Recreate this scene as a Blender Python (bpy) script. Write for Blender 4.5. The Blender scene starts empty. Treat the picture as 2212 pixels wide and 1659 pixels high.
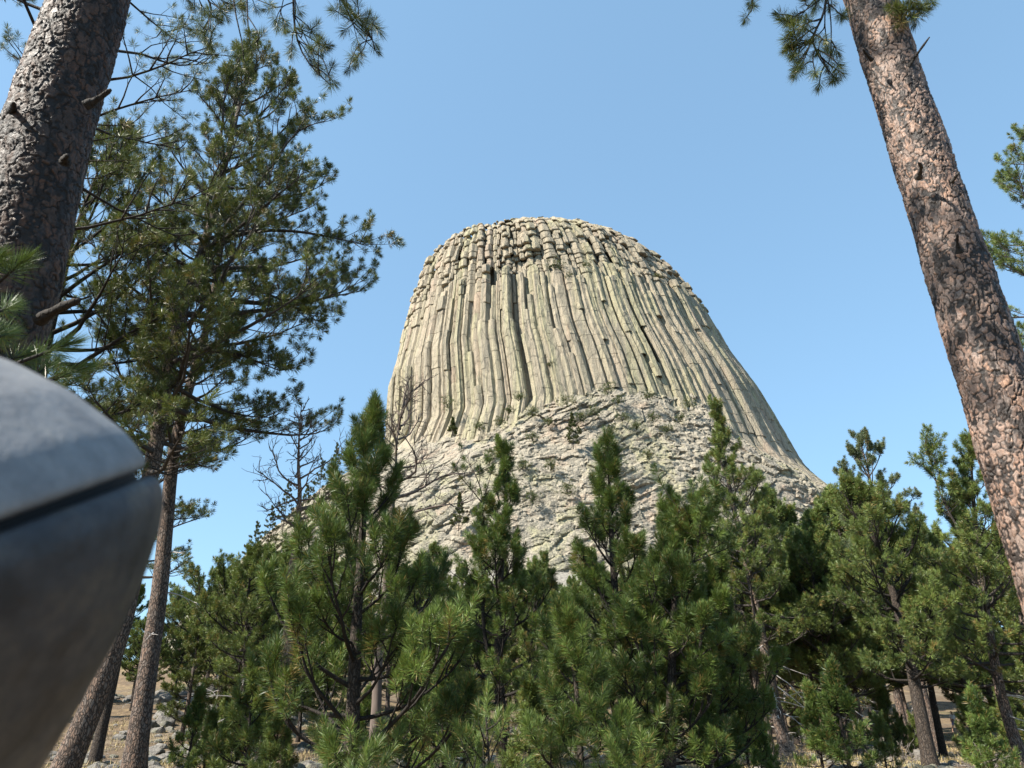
import bpy, math, random
import numpy as np
from math import radians
from mathutils import Vector, Matrix

C = bpy.context.scene
# ------------------------------------------------------------------ camera
PITCH = 25.0
CAM = np.array([0.0, 0.0, 1.65])
cam = bpy.data.cameras.new('camera'); cam_o = bpy.data.objects.new('camera', cam)
C.collection.objects.link(cam_o); C.camera = cam_o
cam_o.location = CAM; cam_o.rotation_euler = (radians(90 + PITCH), 0, 0)
cam.sensor_width = 36; cam.lens = 24.94; cam.clip_start = 0.02; cam.clip_end = 6000
cam.dof.use_dof = True; cam.dof.focus_distance = 40; cam.dof.aperture_fstop = 5.0
# ------------------------------------------------------------------ sky and sun
SUN_A, SUN_E = radians(62), radians(44)          # azimuth from straight behind towards the left, height
SUN = Vector((-math.sin(SUN_A) * math.cos(SUN_E), -math.cos(SUN_A) * math.cos(SUN_E), math.sin(SUN_E)))
world = bpy.data.worlds.new('World'); C.world = world; world.use_nodes = True
wn = world.node_tree.nodes; wl = world.node_tree.links; wn.clear()
sky = wn.new('ShaderNodeTexSky'); sky.sky_type = 'NISHITA'; sky.sun_disc = False
sky.sun_elevation = SUN_E; sky.sun_rotation = math.atan2(SUN.x, SUN.y)
sky.altitude = 1300; sky.air_density = 1.0; sky.dust_density = 1.7; sky.ozone_density = 1.6
bg = wn.new('ShaderNodeBackground'); bg.inputs[1].default_value = 0.15
wo = wn.new('ShaderNodeOutputWorld'); sm = wn.new('ShaderNodeMix'); sm.data_type = 'RGBA'; sm.blend_type = 'MULTIPLY'; sm.inputs[0].default_value = 1; sm.inputs[7].default_value = (.86, 1.23, 1.47, 1)
sg = wn.new('ShaderNodeGamma'); sg.inputs[1].default_value = .45          # a hazy, even summer sky
wl.new(sky.outputs[0], sg.inputs[0]); wl.new(sg.outputs[0], sm.inputs[6]); wl.new(sm.outputs[2], bg.inputs[0]); wl.new(bg.outputs[0], wo.inputs[0])
sl = bpy.data.lights.new('sun', 'SUN'); sl.energy = 4.9; sl.angle = radians(0.5); sl.color = (1.0, 0.935, 0.83)
so = bpy.data.objects.new('sun', sl); C.collection.objects.link(so)
so.rotation_euler = SUN.to_track_quat('Z', 'Y').to_euler(); so.location = (-20, -20, 40)
C.view_settings.view_transform = 'Standard'; C.view_settings.look = 'None'
C.view_settings.exposure = 1.35; C.view_settings.gamma = 1.0

# ------------------------------------------------------------------ helpers
F = 1532.6; CX, CY = 1106.0, 829.5               # the photograph measured at 2212 x 1659
ct, st = math.cos(radians(PITCH)), math.sin(radians(PITCH))
def ray(px, py):
    x = (px - CX) / F; u = (CY - py) / F
    return np.array([x, ct - u * st, st + u * ct])
def at(px, py, Y):                                # the point at depth Y that is seen at this pixel
    d = ray(px, py); return CAM + d * (Y / d[1])

def _h(ix, iy, iz, seed):
    n = (ix.astype(np.int64) * 73856093) ^ (iy.astype(np.int64) * 19349663) ^ (iz.astype(np.int64) * 83492791) ^ (seed * 2654435)
    n = (n ^ (n >> 13)) * 1274126177
    n = n & 0x7fffffff
    n = (n ^ (n >> 16)) * 60493 & 0x7fffffff
    return (n & 0xffff) / 65535.0
def noise(P, scale, seed=0):                      # value noise, -1..1
    q = np.asarray(P, float) / scale; i = np.floor(q).astype(np.int64); f = q - i; f = f * f * (3 - 2 * f)
    r = 0
    for a in (0, 1):
        for b in (0, 1):
            for c in (0, 1):
                w = (f[..., 0] if a else 1 - f[..., 0]) * (f[..., 1] if b else 1 - f[..., 1]) * (f[..., 2] if c else 1 - f[..., 2])
                r = r + w * _h(i[..., 0] + a, i[..., 1] + b, i[..., 2] + c, seed)
    return r * 2 - 1
def fbm(P, scale, seed=0, n=4):
    r = 0; a = 1.0
    for k in range(n):
        r = r + a * noise(P, scale, seed + k); scale *= .5; a *= .5
    return r
def sstep(a, b, x):
    t = np.clip((x - a) / (b - a), 0, 1); return t * t * (3 - 2 * t)
def norm(v):
    return v / np.maximum(np.linalg.norm(v, axis=-1, keepdims=True), 1e-9)

def link(o, parent=None):
    C.collection.objects.link(o)
    if parent is not None: o.parent = parent
    return o
def mesh(name, V, faces, mat, parent=None, attrs=None, smooth=True, loc=None):
    V = np.asarray(V, np.float32).reshape(-1, 3); me = bpy.data.meshes.new(name)
    if loc is not None: V = V - np.asarray(loc, np.float32)
    me.vertices.add(len(V)); me.vertices.foreach_set('co', V.ravel())
    fl = [np.asarray(f, np.int32) for f in faces if len(f)]
    tot = np.concatenate([np.full(len(f), f.shape[1], np.int32) for f in fl])
    idx = np.concatenate([f.ravel() for f in fl])
    me.loops.add(len(idx)); me.loops.foreach_set('vertex_index', idx)
    me.polygons.add(len(tot)); me.polygons.foreach_set('loop_start', np.concatenate([[0], np.cumsum(tot)[:-1]]).astype(np.int32))
    me.polygons.foreach_set('use_smooth', np.full(len(tot), bool(smooth)))
    for k, a in (attrs or {}).items():
        at_ = me.attributes.new(k, 'FLOAT', 'POINT'); at_.data.foreach_set('value', np.asarray(a, np.float32).ravel())
    me.update(calc_edges=True); me.validate()
    if mat: me.materials.append(mat)
    o = bpy.data.objects.new(name, me)
    if loc is not None and parent is None: o.location = tuple(float(x) for x in loc)
    return link(o, parent)
def thing(name, label, cat, loc=(0, 0, 0), group=None):
    o = bpy.data.objects.new(name, None); o.empty_display_size = .2; o.location = tuple(float(x) for x in loc); link(o)
    return tag(o, label, cat, group)
def tag(o, label=None, cat=None, group=None, kind=None):
    for k, v in (('label', label), ('category', cat), ('group', group), ('kind', kind)):
        if v: o[k] = v
    return o
def copy_tree(root):
    r = root.copy(); C.collection.objects.link(r)
    for ch in root.children:
        c = ch.copy(); C.collection.objects.link(c); c.parent = r
    return r

class MB:                                         # collects shapes for ONE mesh
    def __init__(s): s.V = []; s.Fq = []; s.Ft = []; s.A = []; s.n = 0
    def add(s, V, quads=None, tris=None, a=0.0):
        V = np.asarray(V, float).reshape(-1, 3)
        s.V.append(V); s.A.append(np.broadcast_to(np.asarray(a, float), (len(V),)))
        if quads is not None and len(quads): s.Fq.append(np.asarray(quads) + s.n)
        if tris is not None and len(tris): s.Ft.append(np.asarray(tris) + s.n)
        s.n += len(V)
    def tubes(s, P, R, K=5, a=0.0):               # P (M,n,3), R (M,n): tapered tubes, all at once
        P = np.asarray(P, float); R = np.asarray(R, float)
        if P.ndim == 2: P = P[None]; R = R[None]
        M, n, _ = P.shape
        T = norm(np.gradient(P, axis=1)); m = norm(T.mean(1))
        ref = np.where(np.abs(m[:, 2:3]) > .8, [[1., .13, 0]], [[0.07, 0, 1.]])[:, None, :]
        N = norm(np.cross(T, ref)); B = np.cross(T, N)
        an = np.arange(K) * 2 * np.pi / K
        ring = P[:, :, None] + R[:, :, None, None] * (N[:, :, None] * np.cos(an)[:, None] + B[:, :, None] * np.sin(an)[:, None])
        i = np.arange(M)[:, None, None] * n * K + np.arange(n - 1)[:, None] * K + np.arange(K)
        j = np.arange(M)[:, None, None] * n * K + np.arange(n - 1)[:, None] * K + (np.arange(K) + 1) % K
        q = np.stack([i, j, j + K, i + K], -1).reshape(-1, 4)
        s.add(ring, quads=q, a=a)
        e = np.arange(M)[:, None] * n * K + (n - 1) * K
        if K == 4: s.Fq.append(e + np.arange(4) + s.n - M * n * K)
        else:
            for k in range(1, K - 1): s.Ft.append(np.concatenate([e, e + k, e + k + 1], 1) + s.n - M * n * K)
    def build(s, name, mat, parent=None, smooth=True, key='v', loc=None):
        f = []
        if s.Fq: f.append(np.concatenate(s.Fq))
        if s.Ft: f.append(np.concatenate(s.Ft))
        return mesh(name, np.concatenate(s.V), f, mat, parent, {key: np.concatenate(s.A)}, smooth, loc)

# ------------------------------------------------------------------ materials
class NT:
    def __init__(s, name):
        s.m = bpy.data.materials.new(name); s.m.use_nodes = True; s.t = s.m.node_tree; s.t.nodes.clear()
        s.out = s.n('ShaderNodeOutputMaterial')
    def n(s, typ, **kw):
        o = s.t.nodes.new(typ)
        for k, v in kw.items(): setattr(o, k, v)
        return o
    def l(s, a, b): s.t.links.new(a, b)
    def set(s, sock, v):
        if hasattr(v, 'is_linked') or hasattr(v, 'links'): s.l(v, sock)
        else: sock.default_value = v
    def coord(s, scale=(1, 1, 1)):
        c = s.n('ShaderNodeTexCoord'); m = s.n('ShaderNodeMapping'); m.inputs['Scale'].default_value = scale
        s.l(c.outputs['Object'], m.inputs[0]); return m.outputs[0]
    def noise(s, vec, scale, detail=4, rough=.55):
        o = s.n('ShaderNodeTexNoise'); s.l(vec, o.inputs['Vector']); o.inputs['Scale'].default_value = scale
        o.inputs['Detail'].default_value = detail; o.inputs['Roughness'].default_value = rough; return o.outputs['Fac']
    def attr(s, name): return s.n('ShaderNodeAttribute', attribute_name=name).outputs['Fac']
    def ramp(s, fac, stops, interp='LINEAR'):
        o = s.n('ShaderNodeValToRGB'); o.color_ramp.interpolation = interp; e = o.color_ramp.elements
        while len(e) > 1: e.remove(e[-1])
        for k, (p, c) in enumerate(stops):
            el = e[0] if k == 0 else e.new(p)
            el.position = p; el.color = (*c, 1) if len(c) == 3 else c
        s.l(fac, o.inputs[0]); return o.outputs[0]
    def mix(s, fac, a, b, mode='MIX'):
        o = s.n('ShaderNodeMix', data_type='RGBA', blend_type=mode)
        s.set(o.inputs[0], fac); 
        for sock, v in ((o.inputs[6], a), (o.inputs[7], b)):
            if isinstance(v, tuple): sock.default_value = (*v, 1) if len(v) == 3 else v
            else: s.l(v, sock)
        return o.outputs[2]
    def math(s, op, a, b=0.0):
        o = s.n('ShaderNodeMath', operation=op); s.set(o.inputs[0], a); s.set(o.inputs[1], b); return o.outputs[0]
    def bump(s, h, dist=.05, strength=1.0):
        o = s.n('ShaderNodeBump'); o.inputs['Distance'].default_value = dist; o.inputs['Strength'].default_value = strength
        s.l(h, o.inputs['Height']); return o.outputs[0]
    def bsdf(s, col, rough=.8, spec=.3, metal=0.0, normal=None):
        o = s.n('ShaderNodeBsdfPrincipled')
        if isinstance(col, tuple): o.inputs['Base Color'].default_value = (*col, 1)
        else: s.l(col, o.inputs['Base Color'])
        s.set(o.inputs['Roughness'], rough); o.inputs['Specular IOR Level'].default_value = spec; o.inputs['Metallic'].default_value = metal
        if normal is not None: s.l(normal, o.inputs['Normal'])
        return o.outputs[0]
    def done(s, sh): s.l(sh, s.out.inputs[0]); return s.m

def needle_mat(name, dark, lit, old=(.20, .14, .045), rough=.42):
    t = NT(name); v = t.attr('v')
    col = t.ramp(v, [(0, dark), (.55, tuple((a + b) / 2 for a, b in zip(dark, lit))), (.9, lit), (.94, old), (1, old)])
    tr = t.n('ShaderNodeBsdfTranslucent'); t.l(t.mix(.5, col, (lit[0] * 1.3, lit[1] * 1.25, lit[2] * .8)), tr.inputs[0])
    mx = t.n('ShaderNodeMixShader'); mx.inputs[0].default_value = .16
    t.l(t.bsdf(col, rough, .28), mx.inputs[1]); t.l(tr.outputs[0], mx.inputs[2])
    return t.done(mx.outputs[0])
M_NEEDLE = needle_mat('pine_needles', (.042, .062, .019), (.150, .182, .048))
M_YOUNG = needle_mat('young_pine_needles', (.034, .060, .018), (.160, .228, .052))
M_LIGHT = needle_mat('sunny_pine_needles', (.062, .094, .027), (.190, .240, .062))  # lighter green, raised further to stand for sun on the right-hand pines
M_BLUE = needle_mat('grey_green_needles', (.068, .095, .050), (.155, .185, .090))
M_BUSH = needle_mat('bush_leaves', (.045, .065, .022), (.10, .12, .04))

def bark_mat(name, plate, grey, crack, scale=17.0):
    t = NT(name); c = t.coord((1, 1, .38)); c1 = t.coord()
    w = t.n('ShaderNodeVectorMath', operation='ADD'); wn_ = t.n('ShaderNodeTexNoise'); t.l(c1, wn_.inputs['Vector']); wn_.inputs['Scale'].default_value = 6
    sc = t.n('ShaderNodeVectorMath', operation='SCALE'); t.l(wn_.outputs['Color'], sc.inputs[0]); sc.inputs['Scale'].default_value = .10
    t.l(c, w.inputs[0]); t.l(sc.outputs[0], w.inputs[1])
    vo = t.n('ShaderNodeTexVoronoi', feature='DISTANCE_TO_EDGE'); t.l(w.outputs[0], vo.inputs['Vector']); vo.inputs['Scale'].default_value = scale
    vc = t.n('ShaderNodeTexVoronoi'); t.l(w.outputs[0], vc.inputs['Vector']); vc.inputs['Scale'].default_value = scale
    sep = t.n('ShaderNodeSeparateColor'); t.l(vc.outputs['Color'], sep.inputs[0])
    pl = t.ramp(sep.outputs[0], [(0, grey), (.5, plate), (.8, tuple(x * .6 for x in plate)), (1, grey)])
    br_ = t.noise(c, scale * 1.4, 5, .7)
    pl = t.mix(t.ramp(br_, [(.40, (0, 0, 0)), (.62, (.8, .8, .8))]), pl, tuple(x * .45 for x in grey))
    e = t.ramp(t.math('ADD', vo.outputs['Distance'], t.math('MULTIPLY', br_, -.12)), [(0, (.1, .1, .1)), (.10, (1, 1, 1))])
    col = t.mix(e, crack, pl)
    col = t.mix(t.attr('v'), col, tuple(x * .30 for x in grey))   # v = 1: thin limbs without plates
    return t.done(t.bsdf(col, .85, .25, normal=t.bump(e, .03, .8)))
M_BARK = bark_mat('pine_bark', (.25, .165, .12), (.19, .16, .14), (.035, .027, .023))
M_BARK_DARK = bark_mat('dark_pine_bark', (.095, .070, .052), (.088, .073, .062), (.022, .017, .014), 22)  # dark bark, lowered further to stand for shade on the leaning right trunk
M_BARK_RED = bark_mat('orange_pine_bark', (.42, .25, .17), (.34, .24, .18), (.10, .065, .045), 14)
t = NT('bleached_dead_wood'); n_ = t.noise(t.coord((1, 1, .2)), 18, 4)
M_DEAD = t.done(t.bsdf(t.ramp(n_, [(.3, (.30, .27, .25)), (.7, (.52, .49, .46))]), .8, .2))
t = NT('grey_shrub_twigs'); n_ = t.noise(t.coord(), 9, 3)
M_SHRUB = t.done(t.bsdf(t.ramp(n_, [(.3, (.12, .10, .085)), (.7, (.24, .21, .185))]), .85, .2))
t = NT('dark_dead_twigs'); n_ = t.noise(t.coord((1, 1, .2)), 10, 4)
M_SNAG = t.done(t.bsdf(t.ramp(n_, [(.3, (.085, .066, .058)), (.7, (.16, .125, .105))]), .85, .2))
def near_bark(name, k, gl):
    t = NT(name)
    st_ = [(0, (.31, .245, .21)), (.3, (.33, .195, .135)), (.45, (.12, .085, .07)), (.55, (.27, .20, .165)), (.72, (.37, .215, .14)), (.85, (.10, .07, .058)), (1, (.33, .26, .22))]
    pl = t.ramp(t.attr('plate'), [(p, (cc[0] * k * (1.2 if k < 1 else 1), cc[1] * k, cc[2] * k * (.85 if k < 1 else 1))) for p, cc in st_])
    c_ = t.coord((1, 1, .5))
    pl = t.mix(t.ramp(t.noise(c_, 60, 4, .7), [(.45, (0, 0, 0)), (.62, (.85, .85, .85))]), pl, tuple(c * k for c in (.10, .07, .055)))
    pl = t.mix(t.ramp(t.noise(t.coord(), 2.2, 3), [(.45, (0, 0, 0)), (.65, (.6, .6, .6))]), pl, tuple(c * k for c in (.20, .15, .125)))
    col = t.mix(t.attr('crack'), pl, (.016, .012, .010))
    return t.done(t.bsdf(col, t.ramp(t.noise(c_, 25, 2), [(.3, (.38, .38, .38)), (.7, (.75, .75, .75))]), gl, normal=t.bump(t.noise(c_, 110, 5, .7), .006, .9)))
M_NEARBARK = near_bark('near_bark', 1.0, .35); M_NEARBARK_SHADED = near_bark('near_shaded_bark', .24, .25)  # second is a dark copy: canopy shade on the left trunk as bark colour

def rock_mat(name, base, warm, green, dark, zs=.12, sc=.09, attr=True, bumpd=.5):
    t = NT(name); cs = t.coord((1, 1, zs)); c1 = t.coord()
    big = t.noise(cs, sc, 5, .6); med = t.noise(cs, sc * 6, 4, .6); fine = t.noise(c1, sc * 30, 4, .65)
    col = t.ramp(big, [(.30, warm), (.42, base), (.52, base), (.60, green), (.72, base)])
    if attr:
        v = t.attr('v')
        col = t.mix(t.math('MULTIPLY', t.ramp(v, [(0, (0, 0, 0)), (.6, (0, 0, 0)), (.85, (1, 1, 1))]), .6), col, green)
        col = t.mix(t.ramp(v, [(0, (.75, .75, .75)), (.18, (0, 0, 0))]), col, warm)
    col = t.mix(t.ramp(med, [(.47, (0, 0, 0)), (.68, (.85, .85, .85))]), col, dark)
    col = t.mix(t.ramp(fine, [(.38, (.45, .45, .45)), (.55, (0, 0, 0))]), col, tuple(x * .6 for x in dark))
    vo = t.n('ShaderNodeTexVoronoi', feature='DISTANCE_TO_EDGE'); t.l(t.coord((1, 1, max(zs, .3))), vo.inputs['Vector']); vo.inputs['Scale'].default_value = sc * 3.6
    cr = t.ramp(t.math('ADD', vo.outputs['Distance'], t.math('MULTIPLY', fine, -.06)), [(0, (.42, .42, .42)), (.022, (0, 0, 0))])
    col = t.mix(cr, col, tuple(x * .35 for x in dark))
    h = t.math('ADD', fine, t.math('MULTIPLY', med, 1.5))
    return t.done(t.bsdf(col, .9, .15, normal=t.bump(h, bumpd, .7)))
M_TOWER = rock_mat('lichen_streaked_rock', (.355, .302, .222), (.37, .272, .205), (.34, .312, .195), (.20, .182, .145), .07)
M_APRON = rock_mat('grey_talus_rock', (.34, .302, .238), (.36, .27, .20), (.31, .29, .185), (.195, .178, .147), 1, .07, True, .9)
M_BOULDER = rock_mat('boulder_rock', (.21, .194, .172), (.23, .185, .15), (.17, .165, .11), (.11, .104, .096), 1, .5, False, .06)
t = NT('dry_grassy_soil'); c_ = t.coord()
g1 = t.noise(c_, .09, 6, .6); g2 = t.noise(c_, 1.6, 5, .65)
col = t.ramp(g1, [(.34, (.11, .10, .05)), (.46, (.22, .16, .092)), (.54, (.12, .085, .055)), (.64, (.20, .16, .11))])
col = t.mix(t.ramp(g2, [(.42, (0, 0, 0)), (.6, (.85, .85, .85))]), col, (.10, .075, .052))
gz_ = t.n('ShaderNodeSeparateXYZ'); t.l(c_, gz_.inputs[0])
col = t.mix(t.ramp(t.math('ADD', t.math('MULTIPLY', gz_.outputs[2], .012), t.math('MULTIPLY', g1, .5)), [(.45, (0, 0, 0)), (.62, (1, 1, 1))]), col, t.ramp(g2, [(.35, (.13, .12, .105)), (.6, (.27, .25, .215))]))
M_GROUND = t.done(t.bsdf(col, .95, .1, normal=t.bump(g2, .25, .8)))
t = NT('straw_grass'); M_GRASS = t.done(t.bsdf(t.ramp(t.attr('v'), [(0, (.13, .14, .05)), (.4, (.32, .25, .12)), (1, (.42, .33, .18))]), .8, .2))
t = NT('weathered_cast_metal'); c_ = t.coord()
n1 = t.noise(c_, 16, 4, .6); n2 = t.noise(c_, 55, 5, .7)
col = t.ramp(n1, [(.34, (.022, .023, .027)), (.5, (.045, .046, .052)), (.66, (.085, .078, .07))])
col = t.mix(t.ramp(n2, [(.45, (0, 0, 0)), (.7, (.5, .5, .5))]), col, (.04, .038, .038))
M_SCOPE = t.done(t.bsdf(col, t.ramp(n2, [(.3, (.45, .45, .45)), (.7, (.65, .65, .65))]), .4, .15, t.bump(n2, .003, .5)))
t = NT('sunlit_metal'); c_ = t.coord(); n1 = t.noise(c_, 14, 5, .65); n2 = t.noise(c_, 60, 4, .7)  # cap paler than the body: sunlight on it put into the colour
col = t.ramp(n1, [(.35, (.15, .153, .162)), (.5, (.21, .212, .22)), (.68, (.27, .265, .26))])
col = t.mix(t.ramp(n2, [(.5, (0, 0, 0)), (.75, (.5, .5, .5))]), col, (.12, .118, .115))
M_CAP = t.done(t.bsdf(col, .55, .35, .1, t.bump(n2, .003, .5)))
t = NT('black_gasket'); M_GASKET = t.done(t.bsdf((.012, .012, .013), .7, .2))

# ------------------------------------------------------------------ ground and hill
TX, TY = 22.0, 300.0
def ground_h(x, y):
    x = np.asarray(x, float); y = np.asarray(y, float)
    P = np.stack([x, y, 0 * x], -1)
    rho = np.hypot((x - TX) / 1.06, y - TY)
    h = 80 * np.exp(-(rho / 112) ** 2.2)
    h = h + 2.6 * sstep(32, 62, y) * sstep(4, -14, x) - .5 * sstep(20, 60, y) * sstep(-4, 20, x)
    amp = sstep(3, 40, y) * .5 + sstep(60, 160, y) * 1.2
    h = h + amp * (fbm(P, 22, 5, 4) * .5 + .12 * noise(P, 2.5, 9))
    return h
gx = np.sign(np.linspace(-1, 1, 261)) * np.abs(np.linspace(-1, 1, 261)) ** 2.2 * 1500
gy = np.concatenate([np.linspace(-60, -2, 15), np.linspace(0, 110, 150), np.linspace(112, 420, 90), np.linspace(440, 2500, 40)])
GX, GY = np.meshgrid(gx, gy); GZ = ground_h(GX, GY)
ny, nx = GX.shape; ii = (np.arange(ny - 1)[:, None] * nx + np.arange(nx - 1)).ravel()
tag(mesh('ground', np.stack([GX, GY, GZ], -1), [np.stack([ii, ii + 1, ii + nx + 1, ii + nx], -1)], M_GROUND),
    'dry grassy slope rising through the pines to the rock tower', 'ground', kind='structure')
def gh(x, y): return float(ground_h(np.array(x), np.array(y)))

# ------------------------------------------------------------------ the rock tower
ZK = np.array([0, 30, 50, 70, 90, 107, 125, 145, 165, 180, 192, 200, 205, 208.])
XL = np.array([-149, -121, -108, -92, -68, -55.3, -56.5, -52.5, -49.5, -47.6, -44.5, -41.5, -30, -17.0])
XR = np.array([179.6, 162.3, 151.5, 145, 124, 117.5, 110.7, 99.8, 92.5, 85, 77.5, 65.2, 45, 35])
def pchip(z, y):
    w = np.interp(z, ZK, y); s = 0
    for d in (-5, -2.5, 2.5, 5): s = s + np.interp(np.clip(z + d, 0, 208), ZK, y)
    w2 = (w + s) / 5
    k = np.clip((200 - z) / 8, 0, 1); return w2 * k + w * (1 - k)
def tower_dims(z, straight=False):
    l = pchip(z, XL); r = pchip(z, XR)
    if straight: l = np.maximum(l, -54.5 - .42 * np.maximum(105 - np.asarray(z, float), 0))
    c = (l + r) / 2; a = np.maximum((r - l) / 2, .1)
    return c, a, np.where(a < 60, a * .95, 57 + (a - 60) * .45)
def tower_pt(th, z, off=0.0, straight=False):
    th, z, off = np.broadcast_arrays(np.asarray(th, float), np.asarray(z, float), np.asarray(off, float))
    c, a, b = tower_dims(z, straight)
    n = norm(np.stack([np.cos(th) / a, -np.sin(th) / b, 0 * th], -1))
    return np.stack([c + a * np.cos(th), TY - b * np.sin(th), z], -1) + n * off[..., None], n

def build_tower():
    rng = np.random.default_rng(11)
    root = thing('rock_tower', 'huge flat-topped rock tower of grooved vertical columns rising behind the pines', 'rock tower', (TX, TY, 60))
    L0 = (TX, TY, 60)
    # inner body with the summit
    th = np.linspace(0, 2 * np.pi, 361)[:-1]; z = np.concatenate([np.arange(20, 196, 2.5), np.linspace(197, 208, 14)])
    TH, Z = np.meshgrid(th, z)
    P, n = tower_pt(TH, Z, -2.6 * np.clip((209 - Z) / 12, .25, 1) - 4.0 * sstep(148, 160, Z) * sstep(206, 200, Z))
    blocks = np.floor(noise(P, 5.0, 3) * 3) / 3 + .6 * noise(P, 2.2, 4)
    P = P + n * (blocks * 1.0)[..., None]; P[..., 2] += np.where(Z > 196, (noise(P, 6.0, 8) * 1.3 + noise(P, 2.0, 18) * .9), 0)
    m = len(th); r = len(z)
    i = (np.arange(r - 1)[:, None] * m + np.arange(m)); j = (np.arange(r - 1)[:, None] * m + (np.arange(m) + 1) % m)
    q = np.stack([i, j, j + m, i + m], -1).reshape(-1, 4)
    top = np.concatenate([P.reshape(-1, 3), [P[-1].mean(0) + [0, 0, .3]]]); ci = len(top) - 1
    tr = np.stack([(r - 1) * m + np.arange(m), (r - 1) * m + (np.arange(m) + 1) % m, np.full(m, ci)], -1)
    mesh('summit_cap', top, [q, tr], M_TOWER, root, {'v': np.concatenate([.2 + .5 * (_h(np.floor(P[..., 0] / 3), np.floor(P[..., 1] / 3), np.floor(Z / 4), 5)).ravel(), [.4]])}, False, L0)
    # columns: arc-uniform angles at mid height with uneven widths
    N = 132
    w = np.where(rng.random(N) < .25, rng.uniform(.4, .75, N), rng.uniform(.75, 1.6, N)); 
    tt = np.linspace(0, 2 * np.pi, 2001); c, a, b = tower_dims(np.array(150.))
    seg = np.hypot(np.diff(a * np.cos(tt)), np.diff(b * np.sin(tt))); s = np.concatenate([[0], np.cumsum(seg)])
    edges = np.concatenate([[0], np.cumsum(w)]) / w.sum() * s[-1]
    cen = np.interp((edges[1:] + edges[:-1]) / 2, s, tt); half = np.diff(np.interp(edges, s, tt)) / 2
    mb = MB()
    K = 12
    def column(th0, dth, z0, z1, dep, breaks, upper_j, v0, jit):
        # pieces between joints
        zc = [z0]
        while zc[-1] < z1:
            zz_ = zc[-1]; zc.append(zz_ + (rng.uniform(1.4, 4.2) if zz_ > 159 else rng.uniform(2.5, 12) if zz_ > 96 or math.degrees(th0) < 60 else rng.uniform(1.5, 5)))
        zc[-1] = z1
        ang = np.arange(K) * 2 * np.pi / K + rng.uniform(0, 1)
        prof = 1 / np.maximum(np.abs(np.cos((ang - ang[0]) % (np.pi / 3) - np.pi / 6)), .5) * .93   # hexagon
        prof = prof * rng.uniform(.93, 1.07, K)
        rings = []; vals = []
        drift = 0
        for k in range(len(zc) - 1):
            a0, a1 = zc[k], zc[k + 1]
            if a1 - a0 < .7: continue
            mid = (a0 + a1) / 2
            up = sstep(157, 168, mid); lo = sstep(98, 84, mid) * (.15 if math.degrees(th0) < 60 else 1)
            o = dep + rng.normal(0, .06 + .62 * up + .45 * lo) + sum(d for (b0, b1, d) in breaks if b0 < mid < b1)
            sc = rng.uniform(.97, 1.03) if up < .5 else rng.uniform(.82, 1.08)
            shift = rng.normal(0, .04 + .22 * up + .3 * lo)
            e = min(.22 + .12 * up, (a1 - a0) * .2)
            zs = [a0, a0 + e] + list(np.linspace(a0 + e, a1 - e, max(2, int((a1 - a0) / 1.3) + 1))[1:-1]) + [a1 - e, a1]
            ins = [.94 - .10 * up, 1] + [1] * (len(zs) - 4) + [1, .94 - .12 * up]
            vv = np.clip(v0 + rng.normal(0, .07), 0, 1)
            for zz_, s_ in zip(zs, ins):
                p, n = tower_pt(th0, zz_, o, True)
                # local half width: neighbours' distance at this height
                pa, _ = tower_pt(th0 - dth, zz_, 0, True); pb, _ = tower_pt(th0 + dth, zz_, 0, True)
                hw = np.linalg.norm(pa - pb) / 2
                tg = np.array([-n[1], n[0], 0])
                rr = prof * s_ * sc * hw * 1.07
                dn = np.minimum(rr, prof * s_ * sc * 2.1)       # depth does not spread with the fan
                ring = p + np.cos(ang)[:, None] * rr[:, None] * tg + np.sin(ang)[:, None] * dn[:, None] * n + tg * shift
                rings.append(ring); vals.append(vv)
        if len(rings) < 2: return
        R_ = np.array(rings); R_ += ((noise(R_ * [1, 1, .6], 1.1, 21) * .15 + noise(R_, .5, 22) * .10) * jit)[..., None] * norm(R_.mean(1, keepdims=True) * [1, 1, 0] - [TX, TY, 0])
        n_ = len(R_); i = np.arange(n_ - 1)[:, None] * K + np.arange(K); j = np.arange(n_ - 1)[:, None] * K + (np.arange(K) + 1) % K
        q = np.stack([i, j, j + K, i + K], -1).reshape(-1, 4)
        cap = R_[-1].mean(0) + [0, 0, .35]
        V = np.concatenate([R_.reshape(-1, 3), [cap]])
        tr = np.stack([(n_ - 1) * K + np.arange(K), (n_ - 1) * K + (np.arange(K) + 1) % K, np.full(K, n_ * K)], -1)
        mb.add(V, q, tr, np.concatenate([np.repeat(vals, K), [vals[-1]]]))
    for k in range(N):
        f = math.degrees(cen[k])                   # 0 right, 90 towards the camera, 180 left
        front = 0 < f < 185
        dep = rng.normal(-.55, .34 if f < 95 else .42) - 1.0 * (rng.random() < .06)
        br = []
        if front and f > 118:                      # broken feet and hooks on the left
            if rng.random() < .5: zb = rng.uniform(112, 172); br.append((0, zb, -rng.uniform(.5, 1.1)))
            if rng.random() < .25: zb = rng.uniform(120, 160); br.append((zb, zb + rng.uniform(8, 25), rng.uniform(.3, .7)))
        elif front:
            if rng.random() < .16: zb = rng.uniform(125, 160); br.append((zb - rng.uniform(10, 50), zb, -rng.uniform(.5, 1.3)))
            if rng.random() < .22: zb = rng.uniform(146, 170); br.append((zb - rng.uniform(4, 25), zb, rng.uniform(.3, .9)))
        if 35 < f < 118: br.append((165.5 + rng.normal(0, 2.2), 300, -rng.uniform(1.9, 3.4)))
        elif front: br.append((171 + rng.normal(0, 6), 300, -rng.uniform(0, 1.2)))
        if 98 < f < 112: br.append((0, 176, -rng.uniform(0.8, 3.0)))         # the deep cleft left of the middle
        if f < 70: br.append((0, 96, -.3))
        z1 = 203.0 + rng.normal(0, 1.8) - 1.5 * abs(math.cos(cen[k]))
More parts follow.
